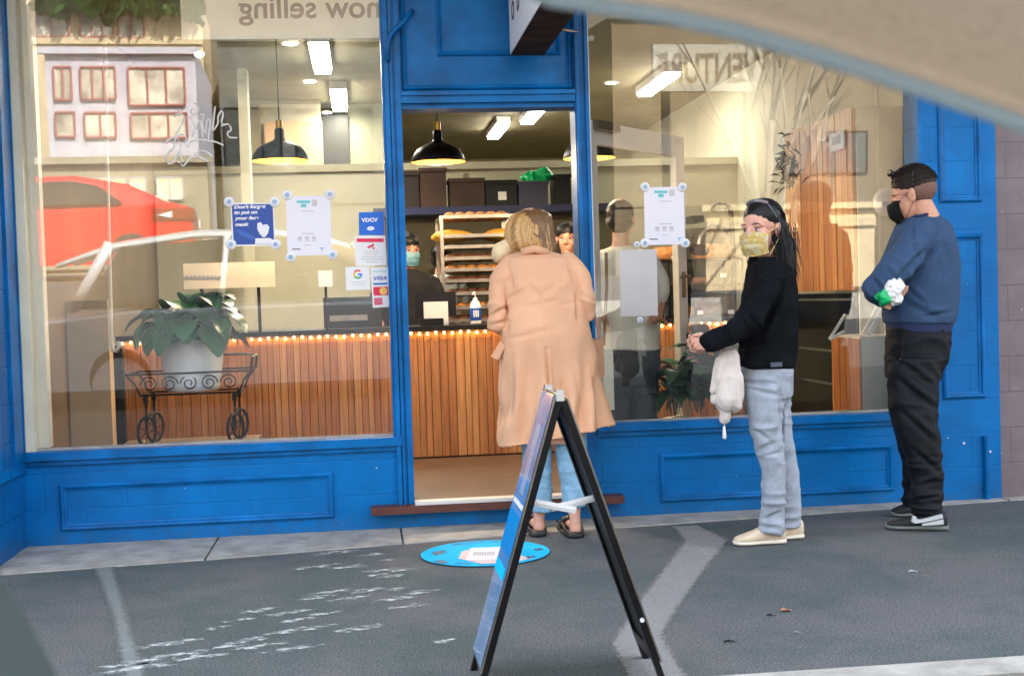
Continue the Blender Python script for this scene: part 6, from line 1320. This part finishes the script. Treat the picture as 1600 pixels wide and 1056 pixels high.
for k in range(2600):
    a = rnd()*6.283; z = random.uniform(-.05, 1); r_ = math.sqrt(max(0, 1-z*z)); c = Vector((-.020+.098*r_*math.cos(a), .080*r_*math.sin(a), .052+.080*z))
    if c.x > .045 and c.z < .07: continue
    n_ = Vector((r_*math.cos(a), r_*math.sin(a), z)); tp = c+(n_*.4+Vector((.3, 0, .35)) if c.z > .09 else n_*.35+Vector((-.2, 0, -.5)))*.009*random.uniform(.6, 1.4); tube(bm, [T @ c, T @ c.lerp(tp, .5), T @ tp], [.0012, .0010, .0004], 3)
obj('hair_strands', bm, HD, hb, smooth=True)
bm = B(); tube(bm, [at(1407, 268, Y3-.07), at(1418, 262, Y3-.07), at(1427, 268, Y3-.09), at(1427, 287, Y3-.10)], [.004, .005, .004, .0035], 6)
tube(bm, [T @ Vector((.055, .06, .118)), T @ Vector((.075, .03, .12)), T @ Vector((.078, 0, .12)), T @ Vector((.075, -.03, .12)), T @ Vector((.055, -.06, .118))], [(.014, .004)]*5, 6, ref=(0, 0, 1)); obj('sunglasses', bm, M['black'], w3)
SWM = mat('blue_marl_fleece', (.042, .080, .158), .9, bump=.4, bs=380, var=.14, vs=120, spec=.2)
bm = B(); slices(bm, [(336, 1424, 1462, .065, 0), (343, 1412, 1471, .10, 0), (354, 1404, 1481, .15, 0), (378, 1396, 1488, .19, 0), (420, 1390, 1491, .19, 0), (460, 1386, 1491, .18, 0), (492, 1384, 1489, .175, 0), (504, 1386, 1487, .165, 0)], Y3, n=36)
sl = B(); limb(sl, [(1440, 368, Y3-.14, 25), (1415, 402, Y3-.20, 24), (1390, 430, Y3-.21, 22), (1370, 450, Y3-.20, 21), (1372, 456, Y3-.08, 19), (1385, 452, Y3+.08, 17), (1405, 450, Y3+.18, 15)], 22)
limb(bm, [(1416, 375, Y3+.17, 24), (1392, 420, Y3+.21, 22), (1374, 455, Y3+.20, 19), (1378, 462, Y3+.06, 17), (1386, 466, Y3-.06, 15), (1388, 470, Y3-.17, 13)], 20)
def dm(P, N):
    X, Yp = projN(P); d = (ridge(P*np.array([7, 7, 11]), 6)-.55)*.011+(vn(P*14, 3)-.5)*.006
    return d+(crease(X, Yp, 1446, 392, 1402, 436, 4.5, .022)+crease(X, Yp, 1462, 392, 1425, 425, 4, .010)+crease(X, Yp, 1410, 470, 1470, 500, 6, .010)+crease(X, Yp, 1415, 450, 1450, 480, 5, .008)+crease(X, Yp, 1425, 348, 1428, 400, 3, .006)+crease(X, Yp, 1360, 430, 1385, 462, 4, .009)+crease(X, Yp, 1440, 496, 1485, 488, 4, .009)+crease(X, Yp, 1380, 415, 1402, 440, 4, .006)+crease(X, Yp, 1470, 360, 1484, 420, 6, .006))*(N[:, 1] < .3)
blob('sweatshirt', bm, SWM, w3, vox=.005, sm=4, disp=dm)
blob('sleeve', sl, SWM, w3, vox=.005, sm=4, disp=lambda P, N: dm(P, N)+(ridge(P*np.array([9, 9, 6])+P[:, [2, 0, 1]]*6, 9)-.5)*.016)
SWD = mat('dark_rib', (.018, .03, .09), .9, bump=.3, bs=200)
bm = B(); slices(bm, [(500, 1387, 1486, .160, 0), (505, 1388, 1484, .160, 0), (513, 1389, 1482, .156, 0), (519, 1390, 1480, .152, 0)], Y3); blob('hem_rib', bm, SWD, w3, vox=.006, sm=2)
bm = B(); tube(bm, [at(1424, 341, Y3-.03), at(1434, 338, Y3-.07), at(1448, 335, Y3-.085), at(1460, 336, Y3-.05), at(1464, 338, Y3+.02)], .008, 8); obj('neck_rib', bm, SWD, w3, smooth=True)
PT = mat('black_track_fabric', (.005, .006, .009), .6, bump=.2, bs=200, spec=.18)
bm = B(); slices(bm, [(512, 1388, 1480, .15, 0), (535, 1387, 1479, .16, 0), (560, 1389, 1475, .16, 0), (590, 1390, 1464, .15, 0)], Y3)
slices(bm, [(560, 1389, 1473, .10, -.08), (590, 1390, 1464, .10, -.09), (636, 1392, 1461, .095, -.11), (677, 1403, 1465, .09, -.13), (711, 1416, 1469, .08, -.14), (749, 1424, 1471, .07, -.15), (785, 1426, 1470, .065, -.17), (802, 1428, 1468, .06, -.17)], Y3)
slices(bm, [(560, 1390, 1468, .10, .09), (636, 1392, 1456, .095, .13), (677, 1401, 1456, .09, .16), (711, 1410, 1458, .08, .18), (749, 1414, 1456, .07, .20), (788, 1412, 1450, .06, .22)], Y3)
def dp(P, N):
    X, Yp = projN(P); k = np.clip((Yp-690)/80, 0, 1); d = (ridge(P*np.array([8, 8, 15])+P[:, [2, 0, 1]]*5, 8)-.5)*.014+k*(ridge(P*np.array([6, 6, 30]), 2)-.5)*.014
    return d+(crease(X, Yp, 1400, 590, 1462, 640, 5, .012)+crease(X, Yp, 1398, 560, 1455, 600, 5, .010)+crease(X, Yp, 1405, 640, 1460, 690, 5, .011)+crease(X, Yp, 1406, 520, 1404, 570, 2.5, .010)+crease(X, Yp, 1425, 700, 1465, 735, 4, .009)+crease(X, Yp, 1428, 760, 1468, 750, 4, .010)+crease(X, Yp, 1428, 782, 1468, 774, 3.5, .010))*(N[:, 1] < .3)
blob('track_pants', bm, PT, w3, vox=.005, sm=3, disp=dp)
M['soleg'] = mat('grey_sole', (.16, .18, .17), .6); M['shoeb'] = mat('black_mesh_shoe', (.015, .015, .017), .7, bump=.4, bs=300)
a = gr(1384, 826); b_ = gr(1481, 828); s3 = shoe(w3, a, b_, M['shoeb'], M['soleg'], h=.082, w_=.05, solet=.03)
M['silver'] = mat('silver_patch', (.62, .66, .68), .3, metal=.3)
ysh = min(a.y, b_.y)-.056
bm = B(); prism(bm, [tuple(at(x, y, ysh).xz) for x, y in ((1427, 805), (1431, 806.5), (1433, 811), (1440, 811.5), (1472, 803), (1474, 809), (1443, 816), (1430, 817.5), (1425, 815))], ysh, ysh+.012); obj('side_swoosh', bm, M['silver'], s3)
bm = B(); prism(bm, [tuple(at(x, y, ysh).xz) for x, y in ((1443, 818), (1474, 811), (1475, 819), (1442, 821))], ysh, ysh+.014); obj('heel_patch', bm, M['silver'], s3)
a = gr(1392, 806); b_ = gr(1448, 803); a.y = b_.y = gr(1410, 806).y; shoe(w3, a, b_, M['shoeb'], M['soleg'], h=.082, w_=.05)
bm = B(); ell(bm, at(1397, 451, Y3-.27), (.040, .030, .045)); ell(bm, at(1389, 460, Y3-.27), (.028, .025, .028)); ell(bm, at(1398, 467, Y3-.26), (.030, .025, .026)); ell(bm, at(1404, 446, Y3-.26), (.025, .02, .03))
o = blob('crumpled_bag', bm, M['white'], None, vox=.0035, sm=1, disp=lambda P, N: (ridge(P*38, 3)-.5)*.018+(ridge(P*80, 8)-.5)*.009); tag(o, 'crumpled white plastic bag held under the man\'s folded arm', 'bag')
bm = B(); limb(bm, [(1373, 464, Y3-.26, 5), (1379, 459, Y3-.28, 8), (1383, 467, Y3-.28, 9), (1379, 475, Y3-.25, 5)])
o = blob('green_bundle', bm, M['green'], None, vox=.004, sm=1, disp=lambda P, N: (ridge(P*40, 5)-.5)*.012); tag(o, 'small shiny green bundle beside the crumpled white bag', 'bag')
# ------------------------------------------------------------------ staff and the customer indoors
def bust(label, px, py, Y, fwd, s, hair, top, slc, skin=SKIN, mask=None, legs=None, pitch=0, arms=None, facep=True):
    base = at(px, py, Y); w = empty('person', (base.x, Y, FZ), label, 'person'); bm = B(); T = Tm(px, py, Y, fwd, pitch=pitch, s=s); head(bm, T)
    sc_ = ppm(Y, base.x); nb2 = at(px, py+.20*sc_, Y)
    tube(bm, [T @ Vector((-.02, 0, -.05)), T @ Vector((-.03, 0, -.12)), nb2], [.05, .05, .07], 12); x0 = px
    slices(bm, [(a, b, c, d, e) for a, b, c, d, e in slc], Y, shrink=.012)
    if legs:
        for S_ in legs: limb(bm, S_)
    if arms:
        for S_ in arms: limb(bm, S_)
    else:
        y5 = slc[2][0]; 
        for sgn, xx in ((-1, slc[2][1]), (1, slc[2][2])):
            S_ = [(xx-sgn*.02*sc_, y5+5, Y, .05*sc_), (xx+sgn*.03*sc_, y5+.28*sc_, Y, .045*sc_), (xx+sgn*.01*sc_, y5+.36*sc_, Y-.16, .037*sc_)]; limb(bm, S_)
            hand(bm, at(xx+sgn*.01*sc_, y5+.36*sc_, Y-.17), Vector((0, -1, -.2)), Vector((0, 0, -1)), 1, .6)
    b = blob('body', bm, skin, w, vox=.007, sm=2)
    bm = B(); slices(bm, slc, Y)
    y5 = slc[2][0]
    for sgn, xx in ((-1, slc[2][1]), (1, slc[2][2])):
        limb(bm, [(xx-sgn*.03*sc_, y5+5, Y, .068*sc_), (xx+sgn*.03*sc_, y5+.14*sc_, Y, .066*sc_), (xx+sgn*.035*sc_, y5+.22*sc_, Y, .064*sc_)])
    blob('shirt', bm, top, w, vox=.008, sm=4, disp=lambda P, N: (ridge(P*np.array([8, 8, 12]), 6)-.5)*.012)
    bm = B(); ell(bm, (-.020, 0, .050), (.10, .083, .080), T); ell(bm, (-.05, 0, -.005), (.062, .078, .07), T); blob('hair', bm, hair, w, vox=.007, sm=2, disp=lambda P, N: (ridge(P*30, 3)-.5)*.006)
    if facep: eyes(T, w, hair=HD)
    if mask: face_mask(T, w, mask, M['white'])
    return w, T
TB = mat('black_tshirt', (.005, .005, .005), .85); TW = mat('white_shirt', (.6, .6, .56), .8)
MBL = mat('pale_blue_mask', (.30, .62, .72), .7)
def full(Y, cx, y0, sc_, top_y=None): return None
bust('shop worker in black with a pale blue mask behind the till', 638, 390, 2.62, (.35, -.95), 1.0, HB, TB, [(421, 627, 651, .06, 0), (428, 610, 666, .09, 0), (440, 596, 680, .11, 0), (470, 592, 684, .12, 0), (540, 596, 680, .11, 0), (570, 598, 678, .10, 0)], mask=MBL, pitch=R(10), legs=[[(622, 560, 2.62, 17), (622, 640, 2.62, 12), (622, 715, 2.62, 8)], [(654, 560, 2.62, 17), (654, 640, 2.62, 12), (654, 712, 2.62, 8)]])
bust('worker in white seen from behind, half hidden by the baking rack', 692, 405, 3.75, (.75, .65), .98, HB, TW, [(428, 684, 702, .06, 0), (434, 672, 714, .09, 0), (444, 662, 722, .11, 0), (480, 660, 724, .12, 0), (520, 662, 722, .11, 0), (545, 664, 720, .10, 0)], legs=[[(680, 540, 3.75, 14), (680, 670, 3.75, 7)], [(706, 540, 3.75, 14), (706, 668, 3.75, 7)]], facep=False)
bust('dark haired worker smiling, seen between the peach coat and the post', 886, 374, 2.5, (-.25, -.97), .98, HB, TB, [(404, 876, 900, .06, 0), (411, 860, 914, .09, 0), (422, 850, 924, .11, 0), (460, 848, 926, .12, 0), (520, 852, 922, .11, 0), (550, 854, 920, .10, 0)], legs=[[(872, 545, 2.5, 16), (872, 700, 2.5, 8)], [(902, 545, 2.5, 16), (902, 698, 2.5, 8)]])
cw, T = bust('customer inside in a cream jumper and dark trousers behind the glass', 970, 346, .78, (.35, .94), 1.02, HB, mat('cream_knit', (.85, .80, .66), .9, bump=.4, bs=200), [(384, 955, 992, .07, 0), (392, 940, 1010, .10, 0), (404, 934, 1020, .14, 0), (450, 932, 1028, .16, 0), (510, 934, 1030, .155, 0), (546, 940, 1030, .15, 0)], facep=False, legs=[[(964, 540, .78, 26), (962, 640, .78, 18), (960, 740, .78, 10)], [(1008, 540, .78, 26), (1006, 640, .78, 18), (1004, 738, .78, 10)]])
bm = B(); slices(bm, [(540, 940, 1030, .14, 0), (570, 942, 1030, .145, 0), (600, 946, 1028, .13, 0)], .78); slices(bm, [(590, 944, 990, .10, 0), (650, 946, 986, .085, 0), (735, 950, 982, .07, 0)], .78); slices(bm, [(590, 984, 1029, .10, 0), (650, 986, 1026, .085, 0), (733, 990, 1022, .07, 0)], .78)
blob('trousers', bm, mat('dark_trousers', (.005, .014, .018), .5), cw, vox=.007, sm=3, disp=lambda P, N: (ridge(P*np.array([8, 8, 12]), 6)-.5)*.014)
cbg = empty('shoulder_bag', at(952, 560, .6), 'slim tan strapped bag worn by the customer inside', 'bag')
bm = B(); tube(bm, [at(947, 395, .62), at(948, 450, .60), at(943, 540, .62)], [(.010, .002)]*3, 6, ref=(1, 0, 0)); obj('shoulder_strap', bm, mat('tan_strap', (.34, .20, .10), .6), cbg)
bm = bbox(at(938, 560, .6).x, at(956, 560, .6).x, .56, .66, at(945, 640, .6).z, at(945, 545, .6).z, .01); obj('bag_body', bm, M['cream_frame'], cbg)
